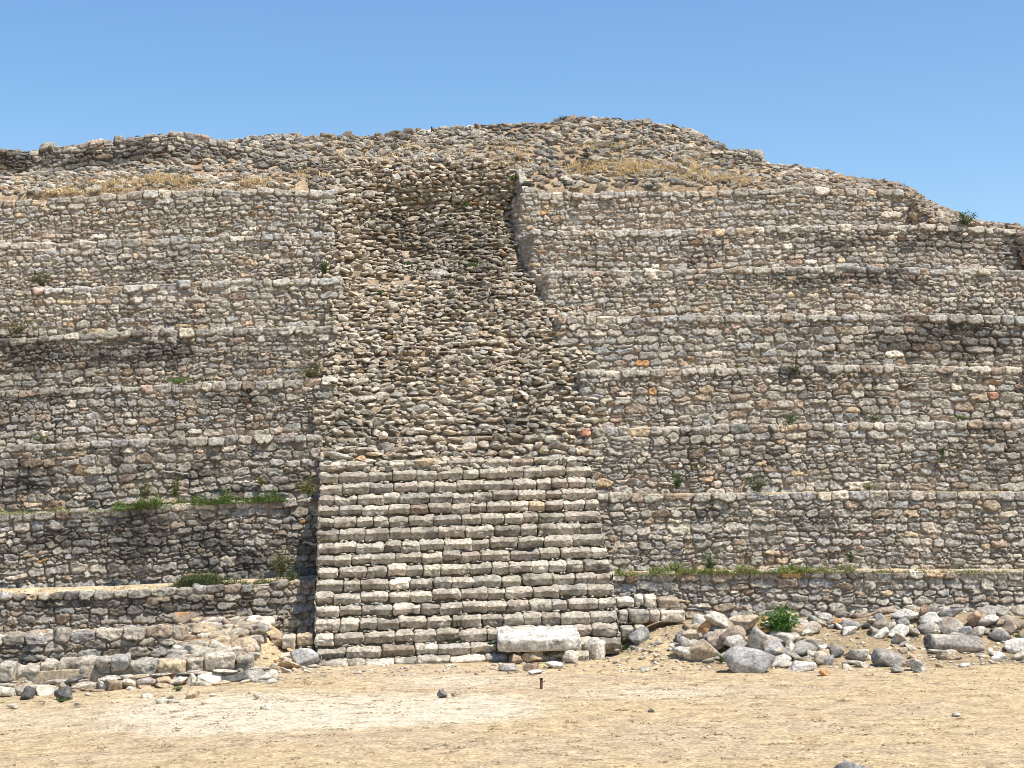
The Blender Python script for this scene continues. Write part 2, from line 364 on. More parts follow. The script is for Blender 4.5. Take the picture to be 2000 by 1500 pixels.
px, py = proj(GX, np.maximum(GY, 1), GZ)
# worn pale track, straw and bare soil: real colour of the ground
nz = fbm2(GX*.5, GY*.9, 11, 4); nf = fbm2(GX*2.5, GY*3, 12, 4, .75)
straw = np.array((.48, .36, .20)); soil = np.array((.44, .335, .215)); track = np.array((.57, .48, .345)); brown = np.array((.27, .20, .12))
a = sst(-.9, .9, nz+.4*nf)[..., None]; c = soil*(1-a)+straw*a
tr = np.exp(-((py-(1408-.028*px))/(34+np.clip((900-px), 0, 900)*.03))**2)*(1-sst(880, 1240, px))*(.45+.55*sst(100, 450, px))*near
tr = np.maximum(tr, .55*np.exp(-((py-1352)/26)**2)*np.exp(-((px-1300)/420)**2))*near
tr = np.maximum(tr, .6*np.exp(-((py-1330)/30)**2)*np.exp(-((px-900)/300)**2)*near)
tr = sst(.25, .8, tr+.18*nz+.14*nf)[..., None]; c = c*(1-tr)+track*tr
bk = sst(.15, .75, sst(32.5, 33.1, GY)*sst(XRt+.2, XRt+2.0, GX)*.8+.35*nf)[..., None]*near[..., None]; c = c*(1-.75*bk)+brown*.75*bk
bl = sst(.25, .8, np.exp(-((GY-32.2)/.5)**2)*(1-sst(XL-1, XL, GX))*.8+.3*nf)[..., None]*near[..., None]; c = c*(1-.5*bl)+np.array((.42, .34, .20))*.5*bl
sp = sst(.42, .6, fbm2(GX*7, GY*16, 14, 3, .6))[..., None]; c = c*(1-.14*sp)
build('ground', np.stack((GX, GY, GZ), -1).reshape(-1, 3), gridF(len(gx), len(gy)), c.reshape(-1, 3), M_SOIL, kind='structure')

# ------------------------------------------------------------------ the pyramid
PYR = empty('stepped_pyramid', (2.3, 38.0, 0.0), 'huge ruined stepped pyramid of grey limestone rubble with a central stairway', 'pyramid')
TY = [46.7, 45.2, 43.7, 42.4, 41.05, 39.75, 38.3, 36.95]
LEFT = [[(-300, 405), (0, 395), (87, 388), (175, 384), (297, 374), (490, 370), (655, 376)],
        [(-300, 487), (0, 477), (210, 470), (385, 463), (652, 453)],
        [(-300, 574), (0, 565), (192, 561), (367, 551), (612, 544), (666, 542)],
        [(-300, 673), (0, 663), (105, 654), (315, 645), (595, 638), (655, 637)],
        [(-300, 771), (0, 761), (280, 752), (490, 745), (630, 740), (655, 739)],
        [(-300, 880), (0, 870), (157, 864), (315, 857), (612, 850), (628, 850)],
        [(-300, 1014), (0, 1003), (245, 994), (350, 985), (490, 980), (612, 975), (621, 975)],
        [(-300, 1172), (0, 1160), (210, 1155), (455, 1143), (612, 1134), (617, 1134)]]
RIGHT = [[(1019, 377), (1130, 376), (1380, 373), (1560, 368), (1700, 370), (1776, 374)],
         [(1042, 449), (1300, 450), (1590, 441), (1750, 440), (1900, 443), (1986, 446)],
         [(1070, 531), (1300, 527), (1632, 520), (2000, 529), (2200, 533)],
         [(1090, 620), (1300, 617), (1545, 616), (1755, 616), (2000, 618), (2250, 622)],
         [(1135, 726), (1300, 721), (1650, 714), (2000, 719), (2250, 722)],
         [(1140, 836), (1300, 835), (1545, 829), (1755, 826), (2000, 824), (2250, 826)],
         [(1168, 967), (1300, 966), (1650, 961), (2000, 961), (2250, 963)],
         [(1197, 1122), (1300, 1120), (1650, 1116), (2000, 1116), (2250, 1118)]]
def ledge(name, parent, F, seed, Yn, tone=1.0):
    """earth strip on a terrace, from the lip of its wall back under the next wall"""
    res = .07; x = np.arange(F[0][0], F[-1][0], res); z = np.interp(x, F[:, 0], F[:, 2]); y0 = np.interp(x, F[:, 0], F[:, 1])+.22
    v = np.linspace(0, 1, 26); X = x[:, None]+0*v; Y = y0[:, None]*(1-v)+(Yn+.5)*v; Z = z[:, None]-.035+.02*fbm2(X*3, Y*3, seed, 3)+.10*v**2
    c = np.array((.50, .38, .24))*(1+.2*fbm2(X*4, Y*4, seed+1, 3))[..., None]*tone
    return build(name, np.stack((X, Y, Z), -1).reshape(-1, 3), gridF(len(x), len(v)), c.reshape(-1, 3), M_SOIL, parent)
TOPZ = {}
for side, T in (('L', LEFT), ('R', RIGHT)):
    for i, tr_ in enumerate(T):
        Y = TY[i]+({6: .85, 7: .95}.get(i, 0) if side == 'L' else 0); F = np.array([P(a, b, Y) for a, b in tr_]); TOPZ[side, i] = F
        zmin = (np.array([P(a, b, TY[i+1]) for a, b in T[i+1]])[:, 2].min() if i < 7 else -.35)
        H = F[:, 2].max()-zmin+.12
        pts = [tuple(p) for p in F]
        if side == 'L':
            if i <= 5:
                e = pts[-1]; pts.append((e[0]-.02, e[1]+.02, e[2])); pts.append((e[0]+.06, e[1]+1.3, e[2]+.02))
        else:
            e = pts[0]; back = [(.25, 1.5), (.30, 1.4), (.22, 1.0), (.1, .8), (.05, 1.0), (.05, 1.2), (0, 0), (0, 0)][i]
            if i <= 5: pts.insert(0, (e[0]-back[0], e[1]+back[1], e[2]+.02))
            if i == 0: e = pts[-1]; pts.append((e[0]+.5, e[1]+1.6, e[2]-.05)); pts.append((e[0]+.8, e[1]+4, e[2]-.2))
            if i == 1: e = pts[-1]; pts.append((e[0]+.35, e[1]+1.6, e[2]-.25)); pts.append((e[0]+.6, e[1]+4, e[2]-.5))
        res = .0205 if i < 4 else .0175
        sz = [.92, .92, .95, .98, 1.0, 1.02, 1.05, 1.08][i]
        if side == 'R': sz *= 1.04
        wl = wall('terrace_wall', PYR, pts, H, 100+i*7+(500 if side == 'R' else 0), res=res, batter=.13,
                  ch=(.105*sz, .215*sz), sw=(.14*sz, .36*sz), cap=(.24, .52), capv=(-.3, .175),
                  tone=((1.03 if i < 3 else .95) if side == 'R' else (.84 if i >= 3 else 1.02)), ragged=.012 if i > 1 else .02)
        ledge('ledge', wl, F, 300+i, TY[i-1] if i else 48.5)

# the stairway: every step a course of dressed blocks
SL = [(905, 624), (924, 624), (947, 623), (969.5, 622), (992, 621), (1014, 620), (1037, 619), (1062, 618), (1087.5, 618), (1110.5, 617), (1136, 617), (1162, 616), (1187, 615), (1212, 614), (1240, 614), (1268, 618), (1294, 622)]
SR = [(891, 1128), (910, 1157), (933, 1164), (954, 1166), (976, 1170), (999, 1172), (1022, 1177), (1045, 1182), (1069, 1188), (1094, 1192), (1120, 1195), (1143, 1201), (1169, 1203), (1195, 1206), (1221, 1210), (1247, 1215), (1272, 1150)]
st = bpy.data.objects.new('staircase', None); COL.objects.link(st); st.parent = PYR; st['_w'] = PYR['_w']
rng = np.random.default_rng(77); core = []
SP = []
for k in range(17):
    Y = 34.85+(16-k)*.275
    SP.append((P(SL[k][1], SL[k][0], Y), P(SR[k][1], SR[k][0], Y)))
for k in range(17):
    a, b = SP[k]; rise = (a[2]-SP[k+1][0][2]) if k < 16 else .3
    blocks_row('step', st, a, b, rise*.97, .42, rng, wl=(.34, .68) if k < 14 else (.36, .74), r=.06, jz=.010, gap=.006, jy=.06, lean=.065, nose=.07, rough=.042, tone=.98 if k > 8 else .94)
    core.append((a, b))
# packed earth and stone core behind the blocks
V = []; F = []
for k in range(17):
    a, b = core[k]; zl = core[k+1][0][2] if k < 16 else -.5; zr = core[k+1][1][2] if k < 16 else -.5
    y = a[1]+.2; yb = a[1]+.8; n = len(V)
    V += [(a[0]+.03, y, zl-.1), (b[0]-.03, y, zr-.1), (b[0]-.03, y, b[2]-.06), (a[0]+.03, y, a[2]-.06), (a[0]+.03, yb, a[2]-.055), (b[0]-.03, yb, b[2]-.055)]
    F += [(n, n+1, n+2, n+3), (n+3, n+2, n+5, n+4)]
build('core', V, F, np.full((len(V), 3), (.36, .28, .19)), M_SOIL, st)
# rubble side cheeks of the stairway, as masonry sheets standing on the side
for s, name in ((0, 'cheek_wall'), (1, 'cheek_wall')):
    res = .022; yy = np.arange(34.87, 40.0, res); zz = np.arange(-.3, 5.2, res)
    U, Vv, h, I, t, n, rg, S = masonry(len(yy), len(zz), res, -.0, 900+s, capv=(-.2, .18))
    xs = np.interp(zz, [c[s][2] for c in core][::-1], [c[s][0] for c in core][::-1])[None, :]
    sgn = -1 if s == 0 else 1
    Yg, Zg = np.meshgrid(yy, zz, indexing='ij')
    ztop = np.interp(yy, [c[s][1] for c in core][::-1], [c[s][2] for c in core][::-1])[:, None]-.17
    X = xs+sgn*(h-.0)-sgn*.02; over = Zg > ztop; Zc = np.minimum(Zg, ztop)
    c = palette(rg, n, WALLP)[I]*.8
    V = np.stack((X+0*Yg, Yg, Zc), -1).reshape(-1, 3); Fq = gridF(len(yy), len(zz), s == 1)
    ok = (~over.ravel()[Fq]).any(1); Fq = Fq[ok]
    build(name, V, Fq, c.reshape(-1, 3), M_STONE, st)

# ruined upper flight: rubble slope between the upper terraces
xlz = lambda z: np.interp(z, [3.5, 4.6, 7.5, 9, 12.5], [P(626, 850, 39.7)[0], P(628, 850, 39.7)[0], P(660, 637, 42.4)[0], P(662, 540, 43.9)[0], P(652, 376, 47)[0]])-np.interp(z, [4.6, 5.4], [.03, .35])
xrz = lambda z: np.interp(z, [3.5, 4.7, 6.2, 7.5, 9, 10.2, 12.5], [P(1132, 890, 39.7)[0], P(1136, 850, 39.7)[0], P(1136, 726, 41.1)[0], P(1098, 620, 42.5)[0], P(1078, 530, 43.8)[0], P(1052, 449, 45.3)[0], P(1030, 376, 46.8)[0]])+np.interp(z, [4.6, 5.4], [.03, .5])
def trough(x, z):
    f = (x-xlz(z))/(xrz(z)-xlz(z)+1e-6)
    rec = sst(7.8, 10.2, z)*.95*sst(.1, .4, f)*(1+.7*sst(.7, .95, f))+.12
    rec = rec*(1-.85*sst(11.2, 12.5, z)); return 35.22+z+rec+.13*fbm2(x*.8, z*.9, 31, 3)+.16*np.maximum(0, fbm2(x*.5+3, z*.5, 32, 2))*sst(6, 8, z)
rng = np.random.default_rng(5)
zz = np.arange(3.7, 13.1, .05); ff = np.linspace(0, 1, 150); Zg, Ff = np.meshgrid(zz, ff, indexing='ij'); Xg = xlz(Zg)*(1-Ff)+xrz(Zg)*Ff
row = (Zg/.25); saw = (row-np.floor(row))
Yg = trough(Xg, Zg)+.06-(saw-.5)*.16+.05*fbm2(Xg*5, Zg*5, 33, 3)
cg = np.array((.33, .25, .165))*(1+.22*fbm2(Xg*3, Zg*3, 34, 3))[..., None]
rub = build('rubble_slope', np.stack((Xg, Yg, Zg), -1).reshape(-1, 3), gridF(len(zz), len(ff), True), cg.reshape(-1, 3), M_SOIL, PYR, label='collapsed upper flight of the stairway reduced to rough rubble')
cs, ss = [], []
z = 4.0
while z < 12.95:
    x = float(xlz(z))+rng.uniform(0, .2); xe = float(xrz(z)); big = 1.5 if z < 4.8 else (1.15 if z < 6 else 1.0)
    while x < xe:
        bg_ = rng.uniform(1.4, 2.0) if rng.random() < .09 else 1; wv_ = rng.uniform(.07, .27)*big*min(bg_, 1.5); hv = rng.uniform(.03, .07)*big*bg_; gone = float(fbm2(np.array([x*.7]), np.array([z*.9]), 35, 2)[0]) > .52
        if not gone and rng.random() > .05:
            zj = z+rng.normal(0, .025); cs.append((x+wv_/2, float(trough(np.array(x), np.array(zj)))+rng.normal(-.04, .05), zj)); ss.append((wv_*.56, rng.uniform(.1, .2), hv))
        x += wv_*rng.uniform(.9, 1.12)
    z += rng.uniform(.10, .135)*big
for _ in range(4200):
    z = rng.uniform(4.0, 12.95); x = rng.uniform(float(xlz(z)), float(xrz(z))); cs.append((x, float(trough(np.array(x), np.array(z)))+rng.normal(0.03, .05), z)); s_ = rng.uniform(.02, .085); ss.append((s_*1.5, s_*1.2, s_*.8))
cs = np.array(cs); ss = np.array(ss)
dkz = fbm2(cs[:, 0]*.55, cs[:, 2]*.6, 36, 3)
V, F, N = rocks(cs, ss, rng, 2, 9, tilt=.14, rough=.07, pl=(2, 3), dr=(.35, .9))
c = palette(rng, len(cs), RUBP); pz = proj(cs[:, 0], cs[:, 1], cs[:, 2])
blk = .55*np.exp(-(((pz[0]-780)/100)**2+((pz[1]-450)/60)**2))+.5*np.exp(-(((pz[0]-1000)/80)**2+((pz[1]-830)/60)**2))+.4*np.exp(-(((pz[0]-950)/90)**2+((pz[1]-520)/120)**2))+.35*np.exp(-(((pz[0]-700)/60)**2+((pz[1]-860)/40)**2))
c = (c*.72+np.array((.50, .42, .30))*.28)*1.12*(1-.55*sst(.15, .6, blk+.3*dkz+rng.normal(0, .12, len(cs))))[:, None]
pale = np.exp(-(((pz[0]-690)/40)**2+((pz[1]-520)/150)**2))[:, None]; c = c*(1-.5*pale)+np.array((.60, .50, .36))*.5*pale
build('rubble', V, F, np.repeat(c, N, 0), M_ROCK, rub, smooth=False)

# summit: sloping rubble with a ragged ridge
SIL = [(-300, 305), (0, 300), (75, 300), (170, 287), (240, 280), (300, 270), (340, 267), (400, 275), (440, 280), (500, 272), (560, 268), (620, 270), (700, 270), (740, 267), (800, 260), (860, 255), (910, 253), (960, 248), (1020, 245),
       (1060, 245), (1100, 237), (1150, 235), (1220, 237), (1300, 249), (1350, 258), (1385, 275), (1415, 296), (1480, 308), (1500, 324), (1560, 331), (1615, 338), (1650, 351), (1740, 361), (1790, 381), (1830, 406), (1870, 421), (1905, 445), (1984, 449), (2006, 472), (2045, 506), (2100, 519), (2300, 524)]
BOT = [(-300, 393, 46.95), (0, 385, 46.95), (300, 368, 46.95), (650, 369, 46.95), (1023, 371, 46.95), (1380, 367, 46.95), (1772, 371, 46.95), (1792, 402, 46.5), (1832, 438, 45.6), (1984, 444, 45.45), (2004, 478, 44.9), (2040, 522, 44.1), (2300, 528, 44.0)]
res = .06; n = 700; pxs = np.linspace(-300, 2290, n)
bot = np.array([P(a, np.interp(a, [b[0] for b in BOT], [b[1] for b in BOT]), np.interp(a, [b[0] for b in BOT], [b[2] for b in BOT])) for a in pxs])
top = np.array([P(a, np.interp(a, [b[0] for b in SIL], [b[1] for b in SIL]), np.interp(a, [-300, 1500, 1780, 1830, 1984, 2040, 2290], [50.2, 50.2, 48.8, 47.6, 46.6, 45.3, 44.9])) for a in pxs])
tv = np.concatenate(([-1.0, -.5], np.linspace(0, 1, 70), 1+np.linspace(.05, 3, 14)))
def summit(i, t):
    """i fractional column, t 0..1 up the slope, beyond 1 the flat top"""
    i = np.asarray(i, float); i0 = np.clip(i.astype(int), 0, n-2); f = (i-i0)[..., None]
    b = bot[i0]*(1-f)+bot[i0+1]*f; q = top[i0]*(1-f)+top[i0+1]*f; tt = np.clip(t, 0, 1)[..., None]
    p = b+(q-b)*tt; p[..., 2] = b[..., 2]+(q[..., 2]-b[..., 2])*tt[..., 0]**.92
    dn_ = np.maximum(-t, 0); p[..., 2] -= dn_*.7; p[..., 1] -= dn_*.05; ex = np.maximum(t-1, 0); p[..., 1] += ex*2.2; p[..., 2] -= .12*ex**1.3
    p[..., 2] += .09*fbm2(p[..., 0]*.9, p[..., 1]*1.2, 44, 3)*np.sin(np.clip(t, 0, 1)*math.pi); return p
Ig, Tg = np.meshgrid(np.arange(n).astype(float), tv, indexing='ij'); Vg = summit(Ig, Tg); Vg[..., 2] += .025*fbm2(Vg[..., 0]*5, Vg[..., 1]*5, 45, 3)
a = fbm2(Vg[..., 0]*1.2, Vg[..., 1]*2, 46, 3); cg = np.array((.35, .255, .16))+a[..., None]*np.array((.06, .05, .04))
XA, XB = P(650, 345, 48.3)[0], P(1019, 345, 48.3)[0]
cut = ((Vg[..., 0] > XA) & (Vg[..., 0] < XB) & (Vg[..., 1] < 48.1)).ravel(); Fs = gridF(n, len(tv)); Fs = Fs[~cut[Fs].any(1)]
sm = build('summit_slope', Vg.reshape(-1, 3), Fs, cg.reshape(-1, 3), M_SOIL, PYR, label='ragged rubble summit with dry straw coloured grass')
rng = np.random.default_rng(9); M1 = 12500
ii = rng.uniform(0, n-1, M1); tt = rng.uniform(0, 1, M1)**.9; k = rng.random(M1) < .16; tt[k] = rng.uniform(.97, 1.06, k.sum())
kk = np.arange(900); jx = np.interp(rng.uniform(0, 1, 900), [0, .6, .6001, 1], [1762, 1850, 1980, 2060]); ii[:900] = (jx+300)/2590*(n-1); tt[:900] = rng.uniform(-.9, .25, 900)
cs = summit(ii, tt); s = (.028+.085*rng.random(M1)**1.6)*np.where(rng.random(M1) < .08, 1.5, 1); ss = np.stack((s*rng.uniform(1.1, 1.8, M1), s*1.2, s*rng.uniform(.55, .9, M1)), 1)
cs[:, 2] += ss[:, 2]*.35
# the straw band keeps fewer stones
pz = proj(cs[:, 0], cs[:, 1], cs[:, 2])
keep = (rng.random(M1) > .25*np.exp(-((pz[1]-332)/14)**2)*((pz[0] > 1040) & (pz[0] < 1480))) & ~((cs[:, 0] > XA) & (cs[:, 0] < XB) & (cs[:, 1] < 48.0))
cs, ss, pz = cs[keep], ss[keep], (pz[0][keep], pz[1][keep])
V, F, N = rocks(cs, ss, rng, 2, 9, rough=.06, pl=(2, 3), dr=(.4, .9)); c = palette(rng, len(cs), RUBP)
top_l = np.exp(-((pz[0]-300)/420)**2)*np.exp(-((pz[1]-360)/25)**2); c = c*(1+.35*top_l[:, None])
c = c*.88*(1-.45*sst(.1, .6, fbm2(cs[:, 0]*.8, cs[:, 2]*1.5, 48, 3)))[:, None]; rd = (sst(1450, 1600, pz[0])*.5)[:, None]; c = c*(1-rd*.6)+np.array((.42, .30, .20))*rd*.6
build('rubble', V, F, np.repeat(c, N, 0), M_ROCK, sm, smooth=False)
# remains of upper walls
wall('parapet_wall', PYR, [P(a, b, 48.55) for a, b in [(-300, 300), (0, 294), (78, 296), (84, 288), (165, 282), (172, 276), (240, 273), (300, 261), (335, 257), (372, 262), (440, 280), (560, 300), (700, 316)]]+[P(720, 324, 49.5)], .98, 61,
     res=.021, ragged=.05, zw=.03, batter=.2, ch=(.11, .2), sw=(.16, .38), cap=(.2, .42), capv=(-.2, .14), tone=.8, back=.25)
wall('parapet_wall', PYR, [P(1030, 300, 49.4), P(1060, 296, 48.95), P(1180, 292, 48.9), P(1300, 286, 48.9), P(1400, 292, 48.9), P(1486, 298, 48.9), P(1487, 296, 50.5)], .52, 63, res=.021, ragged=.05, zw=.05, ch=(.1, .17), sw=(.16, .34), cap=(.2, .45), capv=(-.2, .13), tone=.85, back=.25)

def ysurf(px_, Y):
    q = summit(np.full(60, (px_+300)/2590*(n-1)), np.linspace(0, 1, 60)); return float(np.interp(Y, q[:, 1], q[:, 2]))
for px_, sg, sd_ in ((1019, 1, 64), (655, -1, 65)):
    a = P(px_, 372, 46.72); hi = ysurf(px_, 48.4)
    L_ = [(a[0]-.12*sg, 48.6, hi+.08), (a[0]-.08*sg, 47.9, ysurf(px_, 47.9)+.06), (a[0], 46.75, a[2]+.03)]
    if sg > 0: L_.append((a[0]+.7, 46.78, a[2]+.04))
    else: L_ = [(a[0]-.7, 46.78, a[2]+.04)]+L_[::-1]
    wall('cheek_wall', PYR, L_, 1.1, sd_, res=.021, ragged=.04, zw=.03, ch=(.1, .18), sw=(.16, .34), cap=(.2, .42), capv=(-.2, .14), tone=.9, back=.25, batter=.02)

# low courses beside the foot of the stairs
rng = np.random.default_rng(15)
def side(pts, rise, dep=.5, wl=(.2, .5), tone=1.0, r=.05):
    for (a, b, c_, d, Y) in pts:
        blocks_row('side_course', PYR, P(a, b, Y), P(c_, d, Y), rise, dep, rng, wl=wl, pal=dict(pale=5, tan=2, grey=3, browngrey=2, white=1), tone=tone, jz=.03, jy=.07, r=r)
side([(1204, 1166, 1326, 1163, 36.05)], .24); side([(1209, 1193, 1340, 1190, 35.75)], .27); side([(1213, 1222, 1262, 1221, 35.5)], .25)
side([(500, 1244, 613, 1240, 35.65)], .27, wl=(.18, .42)); side([(512, 1277, 606, 1272, 35.3)], .16, wl=(.25, .6))

# ------------------------------------------------------------------ low ruined platform at the left
pf = P(200, 1290, 33.8)
PLT = empty('low_platform', (pf[0], 34.2, float(G(pf[0], 33.0))), 'low ruined stone platform in front of the pyramid, left of the stairs', 'platform')
up = [P(a, b, Y) for a, b, Y in [(-300, 1252, 34.35), (0, 1241, 34.35), (80, 1236, 34.35), (160, 1232, 34.4), (230, 1230, 34.4), (320, 1225, 34.45), (350, 1226, 34.6), (375, 1222, 35.2)]]
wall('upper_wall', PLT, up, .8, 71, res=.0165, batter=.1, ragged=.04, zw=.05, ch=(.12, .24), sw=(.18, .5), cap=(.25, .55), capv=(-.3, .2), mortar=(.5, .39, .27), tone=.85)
for a, b, c_, d, Y, rise, nm in [(-300, 1303, 182, 1294, 33.2, .36, 'step'), (184, 1292, 492, 1275, 33.25, .34, 'step')]:
    blocks_row(nm, PLT, P(a, b, Y), P(c_, d, Y), rise, .55, rng, wl=(.28, .62), pal=dict(grey=6, slate=1.5, pale=3, step=3, tan=.6), jz=.05, jy=.2, tone=.95, r=.055, rough=.05, gap=.03)
cs, ss = [], []; x = P(-300, 1348, 32.9)[0]; xq = P(520, 1318, 33.0)[0]
while x < xq:
    wv_ = rng.uniform(.18, .6); f = (x-P(-300, 1348, 32.9)[0])/(xq-P(-300, 1348, 32.9)[0]); gz = float(G(x, 32.8))
    cs.append((x+wv_/2, 32.95+rng.normal(0, .08), gz+.07)); ss.append((wv_*.55, rng.uniform(.2, .34), rng.uniform(.08, .15)))
    if rng.random() < .8: cs.append((x+rng.uniform(0, .3), 32.6+rng.normal(0, .1), gz+.01)); ss.append((rng.uniform(.08, .24), rng.uniform(.08, .2), rng.uniform(.04, .08)))
    cs.append((x+rng.uniform(0, .3), 33.12+rng.normal(0, .05), gz+.19)); ss.append((rng.uniform(.1, .3), rng.uniform(.1, .2), rng.uniform(.03, .07)))
    x += wv_*.9
V, F, N = rocks(np.array(cs), np.array(ss), rng, 4, 11, tilt=.1, rough=.07)
build('footing', V, F, np.repeat(palette(rng, len(cs), dict(white=1.5, pale=6, tan=3, grey=3, browngrey=1.5, dark=.4)), N, 0), M_ROCK, PLT)
# platform fill between the courses
def fill(name, x0, x1, prof, seed, par=PLT, col=(.48, .38, .25), xf=None):
    x = np.arange(x0, x1, .06); yv = np.concatenate([np.linspace(prof[i][0], prof[i+1][0], 14)[:-1] for i in range(len(prof)-1)]+[[prof[-1][0]]]); zv = np.interp(yv, [p[0] for p in prof], [p[1] for p in prof])
    X, Y = np.meshgrid(x, yv, indexing='ij'); Z = zv[None]+0*X-.045*np.clip(XL-2.6-X, 0, 9)*.6
    if xf is not None: Z = xf(X, Y, Z)
    Z = Z+.045*fbm2(X*2.2, Y*3, seed, 4)
    c = np.array(col)*(1+.2*fbm2(X*3, Y*3, seed+1, 3))[..., None]
    return build(name, np.stack((X, Y, Z), -1).reshape(-1, 3), gridF(len(x), len(yv)), c.reshape(-1, 3), M_SOIL, par)
xe = P(505, 1290, 33.5)[0]
def endf(X, Y, Z):
    k = sst(xe-.5, xe+.1, X); return Z*(1-k)+(G(X, Y)-.12)*k
def moundf(X, Y, Z):
    # right of the upper wall the fill slopes down to the lower course
    xa = P(350, 1240, 34.5)[0]; k = sst(xa-.25, xa+.1, X)
    s = np.interp(Y, [32.95, 33.38, 33.4, 33.8, 34.6, 35.2, 36.4], [-.16, -.12, .24, .33, .52, .72, .85]); Z = Z*(1-k)+s*k
    return endf(X, Y, Z)
fill('earth_fill', P(-300, 1300, 33.5)[0], xe+.3, [(32.95, -.16), (33.38, -.12), (33.40, .22), (34.45, .22), (34.6, .62), (36.4, .72)], 81, xf=moundf)
rng = np.random.default_rng(21)
# stones bedded in the platform top and foot
xa = P(350, 1240, 34.5)[0]; x0_ = P(-60, 1300, 33.5)[0]
def zplat(x, y):
    if x > xa: return float(np.interp(y, [33.3, 33.8, 34.6, 35.2, 36.4], [.24, .33, .52, .72, .85]))
    return float(np.interp(y, [32.95, 33.38, 33.4, 34.45, 34.6, 36.4], [-.16, -.12, .22, .22, .62, .72]))-.027*max(0, XL-2.6-x)
cs, ss = [], []
for _ in range(620):
    x = rng.uniform(x0_, xe-.1); y = rng.uniform(33.6, 36.2)
    if 34.2 < y < 34.7 and x < xa: continue
    s = rng.uniform(.03, .12)*(1.5 if x > xa and rng.random() < .4 else 1); cs.append((x, y, zplat(x, y)+s*.1)); ss.append((s*1.7, s*1.2, s*.75))
V, F, N = rocks(np.array(cs), np.array(ss), rng, 3, 11, rough=.07)
build('rubble', V, F, np.repeat(palette(rng, len(cs), dict(white=.8, pale=6, tan=5, grey=4, browngrey=3, orange=.2)), N, 0), M_ROCK, PLT)

# ------------------------------------------------------------------ loose stones
def boulder(px, pb, w, h, colr, label, dY=0.0, group=None, dep=.8, cat='stone', name='loose_stone', sub=4, seed=None, tilt=.12, planes=11, lift=0, sink=.16, yaw=None, mix=None, rough=.06, cyl=False):
    p = hitG(px, pb)
    if dY: p = P(px, pb, p[1]-dY*.8)
    sc = p[1]/FOC; hx = w*sc/2*1.04; hz = h*sc/2*1.10; hy = max(hx, hz)*dep
    seed = seed if seed is not None else int(px*13+pb*7) % 99991
    rg = np.random.default_rng(seed)
    base = p.copy(); cen = np.array([[p[0], p[1]+hy*.6, p[2]+hz*(1-sink*2)]])
    V, F, N = rocks(cen, np.array([[hx, hy, hz]]), rg, sub, planes, pl=(2, 2.6), dr=(.36, .8), tilt=tilt, rough=rough, yaw=[rg.uniform(-.3, .3)] if yaw is None else [yaw], seed=seed % 50)
    if cyl:
        D = ICO[sub][0]; q = D.copy(); q[:, 0] = np.sign(q[:, 0])*np.abs(q[:, 0])**.35; rad = np.hypot(q[:, 1], q[:, 2]); k = np.where(np.abs(D[:, 0]) < .93, 1/np.maximum(rad, .05), 1); q[:, 1] *= np.minimum(k, 1.0/np.maximum(rad, .3)); q[:, 2] *= np.minimum(k, 1.0/np.maximum(rad, .3))
        nz = fbm3(q[:, 0]*3, q[:, 1]*3, q[:, 2]*3, 4, 3); V = q*np.array((hx, hy*.9, hz))*(1+.05*nz)[:, None]; V[:, 2] -= V[:, 0]*.07; V = V+cen[0]
    c = np.array(C_[colr])*(1.1+rg.normal(0, .06))
    nz = fbm3(V[:, 0]*6, V[:, 1]*6, V[:, 2]*6, seed % 77, 4, .65); c = c[None]*(1+.5*nz)[:, None]
    if mix:
        k = sst(.0, .35, fbm3(V[:, 0]*2.5, V[:, 1]*2.5, V[:, 2]*2.5, seed % 61, 2))[:, None]; c = c*(1-k)+np.array(C_[mix])*k
    return build(name, V, F, c, M_ROCK, loc=tuple(base), smooth=True, label=label, cat=cat, group=group)
HP = 'boulders heaped right of the stairs'; HP2 = 'stones piled at the far right against the wall'
B = boulder
B(1251, 1258, 42, 37, 'bluegrey', 'pale grey wedge shaped stone standing alone between the stairs and the boulder heap', group=HP, mix='white')
B(1371, 1293, 74, 46, 'grey', 'large rounded grey boulder with rusty patch, lower left of the heap', group=HP, mix='tan')
B(1463, 1314, 97, 54, 'slate', 'biggest dark grey angular slab at the front of the boulder heap', group=HP, planes=9, rough=.04)
B(1437, 1275, 42, 42, 'white', 'bright white upright block leaning in the middle of the heap', dY=.25, group=HP, tilt=.4, planes=9)
B(1402, 1267, 40, 38, 'browngrey', 'reddish brown angular stone left of the white leaning block', dY=.15, group=HP, planes=9)
B(1377, 1240, 26, 34, 'orange', 'orange stone standing upright in the boulder heap', dY=.3, group=HP)
B(1400, 1226, 56, 34, 'pale', 'pale stone topmost on the boulder heap', dY=.45, group=HP, mix='white')
B(1432, 1256, 56, 36, 'browngrey', 'brownish grey stone just above the white leaning block', dY=.45, group=HP, planes=9)
B(1487, 1268, 52, 46, 'grey', 'bumpy mottled grey boulder right of the white leaning block', dY=.3, group=HP, mix='pale', rough=.1)
B(1517, 1285, 52, 44, 'slate', 'squarish dark grey block above the small white stones, right in the heap', dY=.1, group=HP, planes=9, mix='tan')
B(1530, 1306, 40, 30, 'white', 'whitish rounded stone right of the big dark slab', group=HP)
B(1567, 1311, 56, 21, 'white', 'long flat white stone low at the right end of the heap', group=HP)
B(1457, 1228, 60, 29, 'tan', 'long tan stone lying behind the heap, left of the green bush', dY=.3, group=HP, mix='pale')
B(1436, 1213, 26, 17, 'bluegrey', 'small blue grey stone at the end of the long tan stone', dY=.3, group=HP)
B(1358, 1251, 46, 22, 'tan', 'squat tan stone above the large rounded grey boulder', dY=.1, group=HP)
B(1329, 1253, 20, 25, 'bluegrey', 'small upright blue grey stone at the left edge of the heap', group=HP)
B(1350, 1234, 32, 17, 'brown', 'brown flat stone above the squat tan stone', dY=.2, group=HP)
